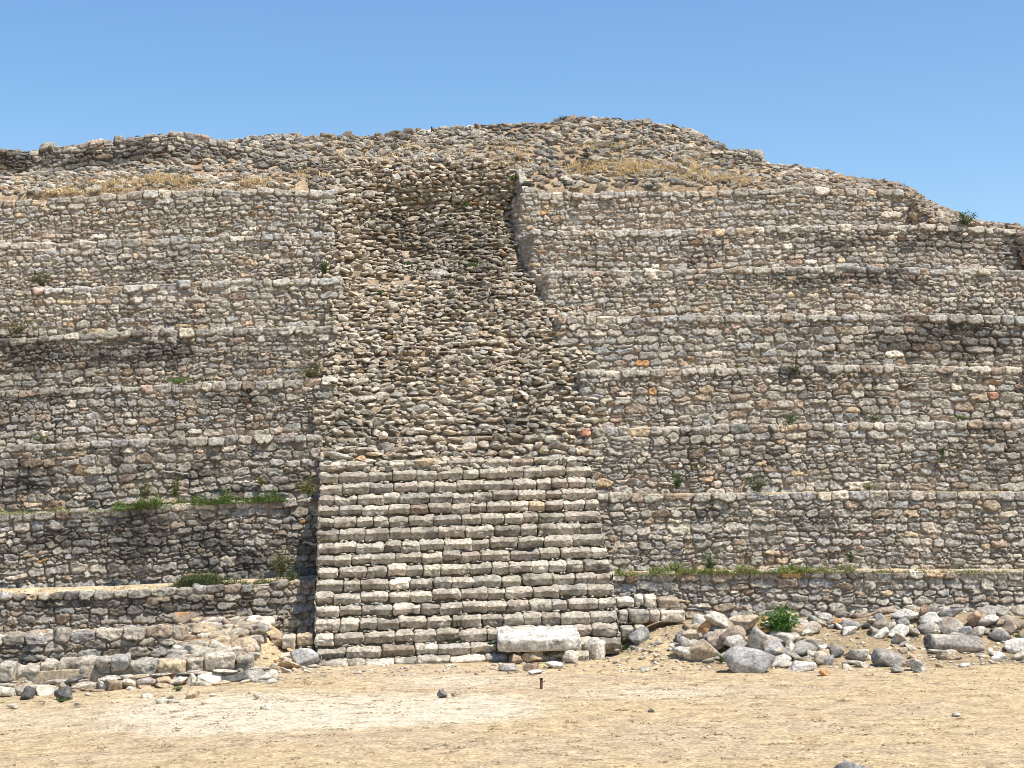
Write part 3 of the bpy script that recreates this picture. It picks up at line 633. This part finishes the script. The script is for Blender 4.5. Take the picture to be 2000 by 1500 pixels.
B(1545, 1272, 20, 26, 'pale', 'small pale stone tucked below the green bush', dY=.1, group=HP)
B(1740, 1303, 64, 40, 'bluegrey', 'large grey wedge shaped boulder at the edge of the bare ground', group=HP2, planes=9, mix='grey')
B(1794, 1311, 40, 28, 'white', 'cream white squarish stone right of the grey wedge boulder', group=HP2, mix='tan')
B(1871, 1273, 98, 33, 'grey', 'long grey column drum lying on its side at the far right', group=HP2, cyl=True, mix='pale', cat='column drum', name='column_drum')
B(1757, 1246, 44, 27, 'white', 'bright white flat faced stone left of the column drum', group=HP2, planes=8, tilt=.3)
B(1988, 1276, 54, 29, 'white', 'white angular stone at the right edge of the picture', group=HP2, planes=9)
B(1856, 1288, 46, 20, 'tan', 'flat cream and orange stone just below the column drum', group=HP2, mix='white')
B(1724, 1247, 40, 23, 'white', 'knobbly whitish stone left of the bright flat faced stone', group=HP2, rough=.1)
B(1722, 1226, 30, 30, 'grey', 'rounded grey stone at the left end of the far pile', group=HP2)
B(1773, 1208, 54, 22, 'white', 'white stone lying on the upper left of the far pile', dY=.2, group=HP2)
B(1808, 1202, 24, 26, 'brown', 'dark brown upright stone on top of the far pile', dY=.35, group=HP2, planes=9)
B(1822, 1220, 48, 26, 'white', 'white pointed stone in the middle of the far pile', dY=.2, group=HP2)
B(1818, 1238, 44, 30, 'grey', 'pale mottled stone above the left end of the column drum', group=HP2, mix='pale')
B(1857, 1211, 54, 25, 'bluegrey', 'blue grey flat stone on top of the far pile', dY=.3, group=HP2, planes=9)
B(1857, 1236, 46, 36, 'pale', 'cream boulder directly above the column drum', dY=.1, group=HP2, mix='browngrey')
B(1905, 1221, 28, 32, 'brown', 'tall dark brown stone standing in the far pile', dY=.25, group=HP2, planes=9)
B(1932, 1201, 52, 19, 'grey', 'long grey slab topmost at the right of the far pile', dY=.4, group=HP2)
B(1939, 1218, 36, 18, 'white', 'short white block under the long grey slab', dY=.25, group=HP2)
B(1956, 1252, 46, 26, 'bluegrey', 'rounded blue grey stone right of the column drum end', group=HP2)
B(1913, 1246, 34, 24, 'pale', 'pale stone behind the right end of the column drum', dY=.1, group=HP2)
B(1883, 1243, 36, 22, 'slate', 'dark grey stone behind the middle of the column drum', dY=.1, group=HP2)
B(1764, 1226, 30, 20, 'bluegrey', 'blue grey wedge between white stones of the far pile', dY=.1, group=HP2, planes=8)
B(1676, 1291, 44, 24, 'pale', 'pale pinkish stone left of the grey wedge boulder', group=HP2)
B(1617, 1298, 38, 18, 'bluegrey', 'low blue grey stone between the heap and the far pile', group=HP2)
B(1634, 1285, 26, 24, 'dark', 'blackish upright stone between the heap and the far pile', group=HP2, planes=9)
B(1686, 1304, 32, 15, 'pale', 'small pale stone below the pinkish stone', group=HP2)
B(1660, 1240, 34, 17, 'white', 'flat white stone on the bank under the lowest terrace', group=HP2)
B(1611, 1321, 24, 13, 'orange', 'small orange stone at the edge of the bare ground', group=HP2)
B(1757, 1315, 28, 17, 'grey', 'small grey stone in front of the grey wedge boulder', group=HP2)
B(1612, 1218, 32, 23, 'grey', 'grey stone against the wall right of the green bush', group=HP2)
B(1972, 1236, 32, 30, 'browngrey', 'brown stone high at the right edge of the far pile', dY=.1, group=HP2)
B(1955, 1289, 34, 13, 'white', 'thin white stone below the white angular edge stone', group=HP2)
SG = 'stones around the fallen slab'
B(961, 1285, 46, 28, 'browngrey', 'brown grey stone propping the left end of the fallen slab', group=SG, dY=-.05)
B(1041, 1294, 40, 24, 'tan', 'tan block directly under the middle of the fallen slab', group=SG, planes=9)
B(1117, 1296, 34, 28, 'pale', 'tan triangular stone under the right end of the slab', group=SG, planes=9)
B(1161, 1289, 52, 46, 'white', 'big rounded whitish boulder right of the fallen slab', group=SG, mix='grey')
B(1183, 1268, 18, 22, 'white', 'small white stone behind the big rounded boulder', group=SG)
B(1038, 1312, 32, 17, 'brown', 'brown tilted stone in front of the slab shadow', group=SG, tilt=.3)
B(1083, 1306, 34, 15, 'white', 'flat white stone in front of the slab, right of the brown one', group=SG)
B(1048, 1317, 30, 10, 'white', 'thin white stone nearest the iron stake', group=SG)
B(994, 1311, 40, 15, 'grey', 'flat grey stone lying in the shadow of the slab', group=SG)
B(1011, 1298, 22, 20, 'brown', 'little pointed brown stone under the slab', group=SG)
B(594, 1302, 52, 36, 'bluegrey', 'grey wedge shaped stone leaning at the left foot of the stairs', planes=9, mix='white')
B(566, 1307, 46, 17, 'tan', 'low tan stone left of the grey wedge at the stair foot')
B(126, 1366, 40, 28, 'dark', 'round blackish stone at the foot of the low platform', rough=.1)
B(53, 1367, 28, 28, 'dark', 'blackish square stone at the foot of the low platform', planes=9)
B(864, 1364, 21, 20, 'darkgrey', 'small dark pointed stone alone on the pale track', mix='tan')
B(891, 1361, 22, 14, 'darkgrey', 'small dark low stone beside the pointed one on the track', mix='tan')
B(1668, 1535, 82, 52, 'dark', 'dark boulder just showing at the bottom edge of the picture', mix='slate', rough=.09, planes=16, cat='stone')
B(1869, 1400, 18, 9, 'white', 'little white stone alone on the bare ground at the right')
B(1272, 1391, 13, 7, 'dark', 'small dark clod on the open ground, below the stake')
B(360, 1232, 50, 38, 'browngrey', 'rusty brown boulder on the top of the low platform', dY=0, mix='orange', group='boulders on the low platform')
B(428, 1256, 55, 38, 'grey', 'grey pale topped boulder on the right end of the low platform', group='boulders on the low platform', mix='white')
B(478, 1268, 44, 40, 'pale', 'pale rounded boulder at the right corner of the low platform', group='boulders on the low platform', mix='grey')
B(490, 1238, 48, 36, 'white', 'white block at the back right corner of the low platform', group='boulders on the low platform', planes=9)
B(450, 1275, 44, 24, 'tan', 'orange tinted stone among the boulders on the platform end', group='boulders on the low platform')

# the fallen slab on its props
def slab():  # weathered, stained and pitted
    c = P(1055, 1268, 34.55); hx = 162*34.6/FOC/2; rg = np.random.default_rng(3)
    v, f = block(-hx, hx, -.55, .55, 0, .27, rg, r=.05, res=.022, rough=.016)
    t = R(-9); y = v[:, 1]*math.cos(t)+v[:, 2]*math.sin(t)*1; z = -v[:, 1]*math.sin(t)+v[:, 2]*math.cos(t); v = np.stack((v[:, 0], y, z), 1)
    k = R(1.0); v = np.stack((v[:, 0]*math.cos(k)-v[:, 2]*math.sin(k), v[:, 1], v[:, 0]*math.sin(k)+v[:, 2]*math.cos(k)), 1)
    fx = v[:, 0]/hx; v[:, 1] += .10*np.abs(fx)**3+.02*np.sin(fx*9)
    v = v+np.array((c[0], c[1]+.55, c[2]-v[:, 2][np.argmin(v[:, 1])]+.16))
    nz = fbm3(v[:, 0]*5, v[:, 1]*5, v[:, 2]*5, 9, 3)
    front = sst(.05, .5, fbm3(v[:, 0]*3, v[:, 1]*3, v[:, 2]*9, 19, 3)+.15)[:, None]
    pit = sst(.15, .5, fbm3(v[:, 0]*7, v[:, 1]*7, v[:, 2]*7, 29, 4, .7))[:, None]; col = np.array((.68, .62, .52))[None]*(1+.22*nz[:, None])*(1-.4*pit); col = col*(1-.6*front)+np.array((.36, .33, .29))*.6*front
    n = len(v); Fq = np.concatenate((f[:, [0, 1, 2]], f[:, [0, 2, 3]]))
    # back face
    build('fallen_slab', v, Fq, col, M_STEP, loc=(c[0], c[1]+.5, float(G(c[0], c[1]))), label='large flat white limestone slab lying across stones at the stair foot', cat='stone slab')
slab()

# scree: smaller stones one can still tell apart, then gravel
WORD = dict(step='beige', white='white', pale='cream', tan='tan', grey='grey', bluegrey='blue grey', orange='orange', browngrey='brownish', slate='slate grey', darkgrey='dark grey', brown='brown', pink='pinkish', dark='blackish')
def scatter_things(n, fx, fy, smin, smax, pal, label, group, seed):
    rt = np.random.default_rng(7); X_ = sorted(fx(rt) for _ in range(400)); Y_ = sorted(fy(rt) for _ in range(400))
    rg = np.random.default_rng(seed); keys = list(pal); pr = np.array([pal[k] for k in keys], float); pr /= pr.sum()
    for k in range(n):
        qx, qy = fx(rg), fy(rg); p = hitG(qx, qy); s = rg.uniform(smin, smax); ck = keys[rg.choice(len(keys), p=pr)]; fl = rg.uniform(.4, .85)
        sz = np.array([[s*rg.uniform(1, 1.6), s*1.1, s*fl]]); cen = np.array([[p[0], p[1], p[2]+sz[0, 2]*.45]])
        V, F, N = rocks(cen, sz, rg, 3, 11, pl=(2, 2.6), dr=(.36, .85), rough=.06); c = palette(rg, 1, {ck: 1})
        word = ('flat ' if fl < .55 else '')+('smaller ' if s < (smin+smax)/2 else 'larger ')+WORD[ck]
        fxq = np.searchsorted(X_, qx)/400; fyq = np.searchsorted(Y_, qy)/400
        place = ('high' if fyq < .4 else 'low')+(' at its left end' if fxq < .25 else ' left of its middle' if fxq < .5 else ' right of its middle' if fxq < .75 else ' at its right end')
        build('small_stone', V, F, np.repeat(c, N, 0), M_ROCK, loc=tuple(p), smooth=True, label=word+' '+label+', '+place, cat='stone', group=group)
BR = dict(white=5, pale=6, tan=3, grey=2.5, bluegrey=1.5, orange=.4)
scatter_things(46, lambda r: r.uniform(1560, 2010), lambda r: r.uniform(1225, 1318), .05, .15, BR, 'stone scattered on the far right bank', 'small stones on the right bank', 1)
scatter_things(84, lambda r: r.uniform(1322, 1605), lambda r: r.uniform(1215, 1302), .07, .22, BR, 'stone wedged in the boulder heap', 'small stones in the boulder heap', 2)
scatter_things(30, lambda r: r.uniform(1195, 1345), lambda r: r.uniform(1255, 1312), .03, .075, BR, 'chunk in the scree beside the slab', 'scree beside the slab', 3)
scatter_things(18, lambda r: r.uniform(-20, 540), lambda r: r.uniform(1345, 1385)-.0, .04, .10, BR, 'stone on open ground before the platform', 'small stones before the platform', 4)
scatter_things(20, lambda r: r.uniform(500, 625), lambda r: r.uniform(1285, 1320), .04, .09, BR, 'stone between platform and stair foot', 'small stones at the stair foot', 5)
scatter_things(54, lambda r: r.uniform(1600, 2010), lambda r: r.uniform(1185, 1240), .07, .2, RUBP, 'stone packed in the far right pile', 'stones packed in the far pile', 6)
def gravel():
    rg = np.random.default_rng(12); n = 9500
    x = rg.uniform(-10, 14, n); y = rg.uniform(21, 36.2, n)
    k = fbm2(x*.6, y*1.2, 91, 3); w_ = .2+.9*sst(.2, .6, k)*.5+1.6*sst(32.2, 33.6, y)*((x > XRt-.4) | (x < XL-.2))+.5*sst(32.5, 34.6, y)
    ok = rg.random(n) < np.clip(w_, 0, 1); x, y = x[ok], y[ok]; n = len(x)
    s = rg.uniform(.006, .018, n)*np.where(y > 32.8, 2.2, 1); z = G(x, y)
    V, F, N = rocks(np.stack((x, y, z+s*.2), 1), np.stack((s*1.4, s*1.2, s*.7), 1), rg, 1, 7)
    build('gravel', V, F, np.repeat(palette(rg, n, dict(white=4, pale=5, tan=3, grey=1.5, brown=.6)), N, 0), M_ROCK, smooth=False, kind='stuff', label='pebbles and limestone grit strewn over the bare ground', cat='gravel')
gravel()

# ------------------------------------------------------------------ plants
def blades(base, hgt, wid, lean, cols, rng, bend=.5):
    """grass blades: base (n,3) -> two-quad strips"""
    n = len(base); a = rng.uniform(0, 6.283, n); ax = np.stack((np.cos(a), np.sin(a), 0*a), 1); sd = np.stack((-np.sin(a), np.cos(a), 0*a), 1)*wid[:, None]*.5
    l = rng.uniform(0, 1, n)*lean; up = np.array((0, 0, 1.0))
    p0 = base; p1 = base+up*hgt[:, None]*.55+ax*(hgt*l*.35)[:, None]; p2 = base+up*(hgt*(1-.25*l))[:, None]+ax*(hgt*l)[:, None]
    V = np.stack((p0-sd, p0+sd, p1-sd*.8, p1+sd*.8, p2), 1).reshape(-1, 3); k = np.arange(n)[:, None]*5
    F = np.concatenate((k+[0, 1, 3], k+[0, 3, 2], k+[2, 3, 4])); return V, F, np.repeat(cols, 5, 0)
def leaves(cent, size, cols, rng):
    n = len(cent); d = rng.normal(size=(n, 3)); d[:, 2] = d[:, 2]*.6+.1; d /= np.linalg.norm(d, axis=1)[:, None]; u = np.cross(d, rng.normal(size=(n, 3))); u /= np.linalg.norm(u, axis=1)[:, None]
    nn = np.cross(d, u); L = size[:, None]
    V = np.stack((cent-d*L, cent+u*L*.42+nn*L*.1, cent+d*L, cent-u*L*.42+nn*L*.1), 1).reshape(-1, 3); k = np.arange(n)[:, None]*4
    F = np.concatenate((k+[0, 1, 2], k+[0, 2, 3])); return V, F, np.repeat(cols, 4, 0)
GREEN = np.array((.075, .13, .035)); OLIVE = np.array((.16, .17, .06)); FRESH = np.array((.10, .22, .035)); DRYC = np.array((.60, .46, .24)); YEL = np.array((.26, .30, .06))
def weed(p, w_, h_, col, label, seed, n=260, leafs=.022, name='weed', cat='weed', group='weeds rooted in the terraces', sprigs=14, dry=.1):
    rg = np.random.default_rng(seed)
    C, S, K = [], [], []; SV, SF = [], []
    for s in range(sprigs):
        a = rg.uniform(0, 6.283); r = rg.uniform(0, 1)**.6; tip = np.array((math.cos(a)*r*w_/2, -abs(math.sin(a))*r*w_*.3, h_*rg.uniform(.45, 1)*(1-.35*r))); m_ = n//sprigs
        t = rg.uniform(.15, 1, m_); c = tip[None]*t[:, None]+rg.normal(0, .16, (m_, 3))*np.array((w_, w_*.5, h_))*.32; c[:, 2] = np.maximum(c[:, 2], .0)
        C.append(c); K.append(np.clip(col*(1+rg.normal(0, .22, (m_, 1)))*(1-.0*t[:, None]), .01, .6)*(1) if rg.random() > dry else np.clip(DRYC*.6*(1+rg.normal(0, .2, (m_, 1))), .02, .7))
        q = np.array([[0, 0, 0], [.006, 0, 0], tip*.9+[.002, 0, 0], tip*.9]); q[:2] += tip*.02; SF.append(np.array([[0, 1, 2], [0, 2, 3]])+len(SV)*4); SV.append(q)
    C = np.concatenate(C)+p; K = np.concatenate(K); sz = rg.uniform(.6, 1.3, len(C))*leafs
    o = empty(name, tuple(p), label, cat, group)
    V, F, c = leaves(C, sz, K, rg); build('foliage', V, F, c, M_LEAF, o)
    V = np.concatenate(SV)+p; build('stem', V, np.concatenate(SF), np.full((len(V), 3), (.16, .13, .06)), M_LEAF, o)
    return o
p = hitG(1524, 1246); p[1] -= .05
weed(p+np.array((0, .1, .02)), .98, .76, FRESH*.95, 'lush bright green bush growing behind the boulder heap', 1, n=2600, leafs=.034, name='bush', cat='bush', group=None, sprigs=60, dry=0)
WE = [(82, 560, 3, .6, .42, OLIVE*.7, 'dark olive weed on the third terrace at the far left'), (32, 655, 4, .75, .45, OLIVE*.8, 'olive bush on the fourth terrace at the left edge'), (635, 535, 3, .28, .38, GREEN*.8, 'dark leafy plant at the top left corner of the ruined flight'),
      (605, 738, 5, .75, .42, OLIVE*.9, 'straggly olive weed beside the left of the ruined flight'), (350, 748, 5, 1.0, .14, FRESH*.8, 'low fresh green clump on the fifth terrace at the left'), (75, 862, 6, .5, .2, OLIVE, 'low olive weed on the sixth terrace at the far left'),
      (283, 975, 7, .5, .45, OLIVE, 'yellowish tall weed in the green strip at the left'), (342, 970, 7, .3, .5, YEL*.6, 'thin pale weed in the middle of the green strip'), (510, 950, 7, .22, .25, YEL*.8, 'small yellow weed high on the wall near the stairs'),
      (605, 968, 7, .55, .45, YEL*.62, 'yellow green weed overhanging the stair side shadow'), (548, 1128, 8, .62, .72, OLIVE*.9, 'tall greyish shrub beside the shadowed stair side'), (1322, 955, 7, .38, .42, GREEN, 'green weed on the seventh terrace right of the stairs'),
      (1478, 960, 7, .62, .45, GREEN*.75, 'roundest dark green bush on the seventh terrace'), (1697, 957, 7, .45, .22, OLIVE*1.2, 'pale low weed on the seventh terrace, right of the dark bush'), (1842, 890, 7, .2, .3, GREEN*.8, 'dark weed hanging in the wall at the right'),
      (1540, 828, 6, .52, .25, GREEN, 'dark green weed on the sixth terrace, below a small tuft'), (1552, 728, 5, .28, .3, GREEN*.9, 'small tuft hanging over the cap of the fifth terrace'), (1712, 822, 6, .5, .2, OLIVE*.8, 'low brown green weed on the sixth terrace at the right'),
      (1880, 822, 6, .32, .2, YEL*.7, 'pale weed on the sixth terrace at the far right'), (1385, 1115, 8, .42, .48, GREEN, 'dark bush on the ledge right above the boulder heap'), (1662, 1100, 8, .2, .35, GREEN*.8, 'narrow dark weed on the lowest ledge at the right'),
      (1440, 718, 5, .25, .1, YEL*.7, 'tiny yellow green tuft on the fifth terrace right of the stairs'), (1885, 440, 2, .85, .42, GREEN*.8, 'dark green weeds on the sloping right shoulder of the summit'), (1103, 366, 1, .2, .28, GREEN*.7, 'small dark plant at the corner above the right terrace'),
      (1392, 640, 4, .2, .2, YEL*.8, 'little green tuft in the wall of the fourth terrace'), (1840, 905, 7, .2, .2, OLIVE, 'olive tuft under the dark weed in the right wall'), (1360, 915, 7, .2, .2, OLIVE*.8, 'olive tuft hanging on the wall above the seventh terrace')]
TYs = [0]+TY
for k, (a, b, ti, w_, h_, colr, lab) in enumerate(WE):
    Y = TYs[ti]+.12; w_ *= 1.15; h_ *= 1.25
    on_wall = 'wall' in lab and 'wall near' not in lab or 'overhang' in lab and False
    if 'in the wall' in lab or 'on the wall' in lab or 'in the right wall' in lab: Y = TYs[ti-1]-.22
    if 'hanging over' in lab: Y = TYs[ti]-.05
    weed(P(a, b, Y), w_, h_, colr, lab, 50+k, n=int(380*max(.3, w_*h_/.2)), leafs=.024)
for k, (a, b, w_, h_, colr, lab) in enumerate([(1100, 234, .32, .16, GREEN*.8, 'dark tuft on the highest point of the ridge'), (1726, 364, .5, .34, GREEN*.8, 'dark green plant standing on the ridge at the right'), (268, 272, .2, .14, GREEN*.6, 'small dark tuft on the ridge at the left'),
        (1400, 288, .25, .2, GREEN*.6, 'small dark shrub on the broken edge of the ridge'), (1765, 372, .15, .3, OLIVE*.7, 'thin dry sprig on the ridge right of the dark plant')]):
    weed(P(a, b, 50.1 if a < 1500 else 48.9), w_, h_, colr, lab, 90+k, n=150, leafs=.022, group='tufts on the ridge', sprigs=9)
for k, (a, b, w_, h_, lab) in enumerate([(900, 1259, .18, .16, 'little green weed growing between steps near the stair foot'), (1218, 1270, .34, .14, 'green weed on the scree right of the rounded boulder'), (1408, 1296, .26, .3, 'green weed between the big dark slab and the grey boulder'),
        (1990, 1250, .4, .24, 'fresh green weed at the right edge among the stones'), (120, 1372, .3, .12, 'green tuft beneath the round blackish stone'), (348, 1350, .25, .14, 'dark green weed at the foot of the platform'), (415, 1244, .3, .2, 'dark weed between boulders on the platform'), (960, 1258, .22, .08, 'low green weed left of the slab on a step'),
        (700, 862, .1, .1, 'tiny green tuft on the broken top of the stairs')]):
    pp = hitG(a, b) if 'step' not in lab and 'stairs' not in lab else P(a, b, 35.3 if b > 1000 else 39.6)
    weed(pp, w_, h_, GREEN*1.25, lab, 120+k, n=170, leafs=.02, group='weeds near the ground', sprigs=10)
# weeds in the ruined flight
for k, (a, b, w_) in enumerate([(930, 521, .55), (798, 520, .18), (912, 405, .3), (1000, 352, .3), (940, 353, .2), (745, 575, .25)]):
    q = P(a, b, 44.0); z_ = q[2]; 
    for it in range(8): q = P(a, b, float(trough(np.array(q[0]), np.array(q[2])))-.12)
    weed(q, w_, .16, FRESH*.8, ['flat green clump in the middle of the ruined flight', 'tiny green tuft left of the flat clump in the rubble', 'olive clump high in the rubble of the flight', 'green weed under the summit, by the right wall corner', 'green patch right at the top of the ruined flight', 'low green patch at the left of the ruined flight'][k], 160+k, n=200, leafs=.022, group='weeds in the rubble of the flight', sprigs=12)
# ground-cover strips on two ledges (nobody could count the blades)
def strip(name, tr_, Y, x0, x1, hh, dens, cols, seed, label, dy=(-.1, .4)):
    rg = np.random.default_rng(seed); n = int(dens*1.2); a = rg.uniform(x0, x1, n); F = np.array([P(u, v_, Y) for u, v_ in tr_]); xs = np.array([P(u, 900, Y)[0] for u in a]); zt = np.interp(xs, F[:, 0], F[:, 2]); y = Y+rg.uniform(*dy, n)
    k = .5+.6*fbm2(xs*1.6, y*2.5, seed, 3); ok = rg.random(n) < np.clip((k-.2)*2.4, 0.10, 1); xs, zt, y, k = xs[ok], zt[ok], y[ok], k[ok]; n = len(xs)
    base = np.stack((xs, y, zt-.03), 1); h = hh*rg.uniform(.3, 1, n)*(.5+k); cc = cols[rg.integers(0, len(cols), n)]*(1+rg.normal(0, .2, (n, 1)))
    clump = np.clip(.35+1.1*vn2(xs*4.5, y*5, seed+9)+.4*vn2(xs*14, y*9, seed+10), .12, 1.5); h = h*clump; q_ = rg.random(n) < .3
    V, Fc, c = blades(base[q_], h[q_]*1.15, rg.uniform(.008, .018, q_.sum()), 1.6, np.clip(cc[q_], .02, .7), rg)
    b3 = np.tile(base, (3, 1)); h3 = np.tile(h, 3); c3 = np.tile(cc, (3, 1))*(1+rg.normal(0, .25, (3*n, 1)))
    V2, F2, c2 = leaves(b3+np.stack((rg.normal(0, .05, 3*n), rg.normal(0, .03, 3*n), h3*rg.uniform(.05, 1, 3*n)), 1), rg.uniform(.008, .024, 3*n), np.clip(c3, .02, .7), rg)
    build(name, np.concatenate((V, V2)), np.concatenate((Fc, F2+len(V))), np.concatenate((c, c2)), M_LEAF, kind='stuff', label=label, cat='grass')
strip('green_grass', LEFT[6], TY[6]+.85, 225, 565, .36, 10500, np.array([FRESH*.8, GREEN*1.2, YEL*.7, OLIVE]), 1, 'dense green strip on the seventh terrace left of the stairs')
strip('green_grass', LEFT[6], TY[6]+.85, -200, 250, .15, 6000, np.array([FRESH*.9, YEL*.8, DRYC*.7]), 2, 'thin low green strip at the far left of the seventh terrace')
strip('green_grass', LEFT[7], TY[7]+.95, 330, 580, .32, 7000, np.array([GREEN*.9, OLIVE*.8, OLIVE*.6]), 3, 'dark green strip on the lowest terrace left of the stairs', dy=(.25, 1.0))
strip('green_grass', LEFT[7], TY[7]+.95, -200, 330, .08, 1500, np.array([OLIVE, DRYC*.7, YEL*.7]), 4, 'sparse dry green grass at the far left of the lowest terrace', dy=(.5, 1.2))
strip('green_grass', RIGHT[7], TY[7], 1200, 1660, .2, 9500, np.array([FRESH*.9, YEL*.9, DRYC*.6]), 5, 'yellow green strip on the lowest terrace right of the stairs')
strip('green_grass', RIGHT[7], TY[7], 1660, 2200, .09, 3600, np.array([YEL*.8, DRYC*.7, OLIVE]), 6, 'thin yellowish strip on the lowest terrace at the far right')
strip('green_grass', RIGHT[6], TY[6], 1180, 2200, .06, 1600, np.array([YEL*.7, DRYC*.8, DRYC*.6]), 7, 'sparse dry grass along the seventh terrace on the right')
def dry():
    rg = np.random.default_rng(33); B_, H_ = [], []
    for (a, b, rx, ry, m_) in [(210, 360, 60, 8, 26), (300, 352, 60, 8, 40), (360, 356, 40, 7, 26), (500, 358, 30, 8, 24), (150, 375, 90, 8, 20), (600, 345, 40, 10, 8), (1150, 330, 60, 12, 30), (1250, 328, 80, 14, 60), (1360, 340, 70, 16, 50), (1440, 352, 60, 10, 24), (1200, 290, 70, 14, 24), (1000, 300, 40, 30, 22), (820, 300, 120, 22, 22), (1370, 300, 60, 14, 14), (60, 330, 50, 15, 12), (720, 310, 80, 15, 12)]:
        for _ in range(m_*2):
            u = rg.normal(a, rx*.6); v_ = rg.normal(b, ry*.6); j = (u+300)/2590*(n_s-1)
            if not 0 < j < n_s-1: continue
            ts = np.linspace(0, 1, 40); q = summit(np.full(40, j), ts); py_ = proj(q[:, 0], q[:, 1], q[:, 2])[1]; t = float(np.interp(-v_, -py_, ts)); q = summit(np.array([j]), np.array([t]))[0]
            m2 = 24; B_.append(q+rg.normal(0, .10, (m2, 3))*np.array((1, 1, .2))); H_.append(rg.uniform(.05, .17, m2)*rg.uniform(.5, 1.3))
    Bm = np.concatenate(B_); H = np.concatenate(H_); n = len(Bm); cc = np.array((.70, .555, .32))*(1+rg.normal(0, .12, (n, 1)))
    V, F, c = blades(Bm, H, rg.uniform(.008, .016, n), 2.8, np.clip(cc, .05, .85), rg); build('dry_grass', V, F, c, M_DRY, kind='stuff', label='straw coloured dry grass on the summit slopes', cat='grass')
    # dead tufts and litter on the open ground
    n = 1150; x = rg.uniform(-9, 13, n); y = rg.uniform(21.2, 34.2, n)
    B_, H_, K = [], [], []
    for i in range(n):
        u, v_ = proj(x[i], y[i], 0.)
        if v_ < 1330 and 620 < u < 1200 and rg.random() < .3: continue
        m2 = int(rg.integers(3, 22)); B_.append(np.array((x[i], y[i], float(G(x[i], y[i]))+.004))+rg.normal(0, 1, (m2, 3))*np.array((.07, .05, 0))); H_.append(rg.uniform(.008, .024, m2)); K.append(np.tile(np.array((.36, .26, .14))*rg.uniform(.5, 1.5), (m2, 1)))
    Bm = np.concatenate(B_); H = np.concatenate(H_); V, F, c = blades(Bm, H, rg.uniform(.010, .03, len(H)), 3.5, np.concatenate(K), rg)
    build('ground_litter', V, F, c, M_DRY, kind='stuff', label='dead grass tufts and litter on the open ground', cat='dry grass')
n_s = n = len(pxs)
dry()

# ------------------------------------------------------------------ iron stake and the small post on the ridge
def stake(p, h, r, label, col, bracket=True):
    o = empty('iron_stake', tuple(p), label, 'stake'); k = 10; a = np.arange(k)/k*2*math.pi
    def tube(c0, c1, r_):
        ax = np.array(c1)-np.array(c0); ax = ax/np.linalg.norm(ax); u = np.cross(ax, (0.3, .9, .1)); u /= np.linalg.norm(u); w2 = np.cross(ax, u); rg_ = [np.array(c)+r_*(np.cos(a)[:, None]*u+np.sin(a)[:, None]*w2) for c in (c0, c1)]
        V = np.concatenate(rg_+[np.array([c1])]); F = [(i, (i+1) % k, k+(i+1) % k) for i in range(k)]+[(i, k+(i+1) % k, k+i) for i in range(k)]+[(k+i, k+(i+1) % k, 2*k) for i in range(k)]; return V, np.array(F)
    V, F = tube(p+np.array((0, 0, -.05)), p+np.array((.004, 0, h)), r); V2, F2 = tube(p+np.array((.004, 0, h)), p+np.array((.004, 0, h+.012)), r*1.35)
    build('shaft', np.concatenate((V, V2)), np.concatenate((F, F2+len(V))), np.full((len(V)+len(V2), 3), col), M_METAL, o)
    if bracket:
        V, F = tube(p+np.array((0, -.01, h*.68)), p+np.array((.075, -.01, h*.70)), .008); build('hook', V, F, np.full((len(V), 3), col), M_METAL, o)
stake(hitG(1057, 1346), .185, .027, 'short rusty iron stake in the ground in front of the slab', (.09, .045, .03))
stake(P(843, 258, 49.9), .15, .022, 'tiny dark post standing on the ridge of the summit', (.03, .03, .03), False)

for o in bpy.data.objects:
    if '_w' in o: del o['_w']
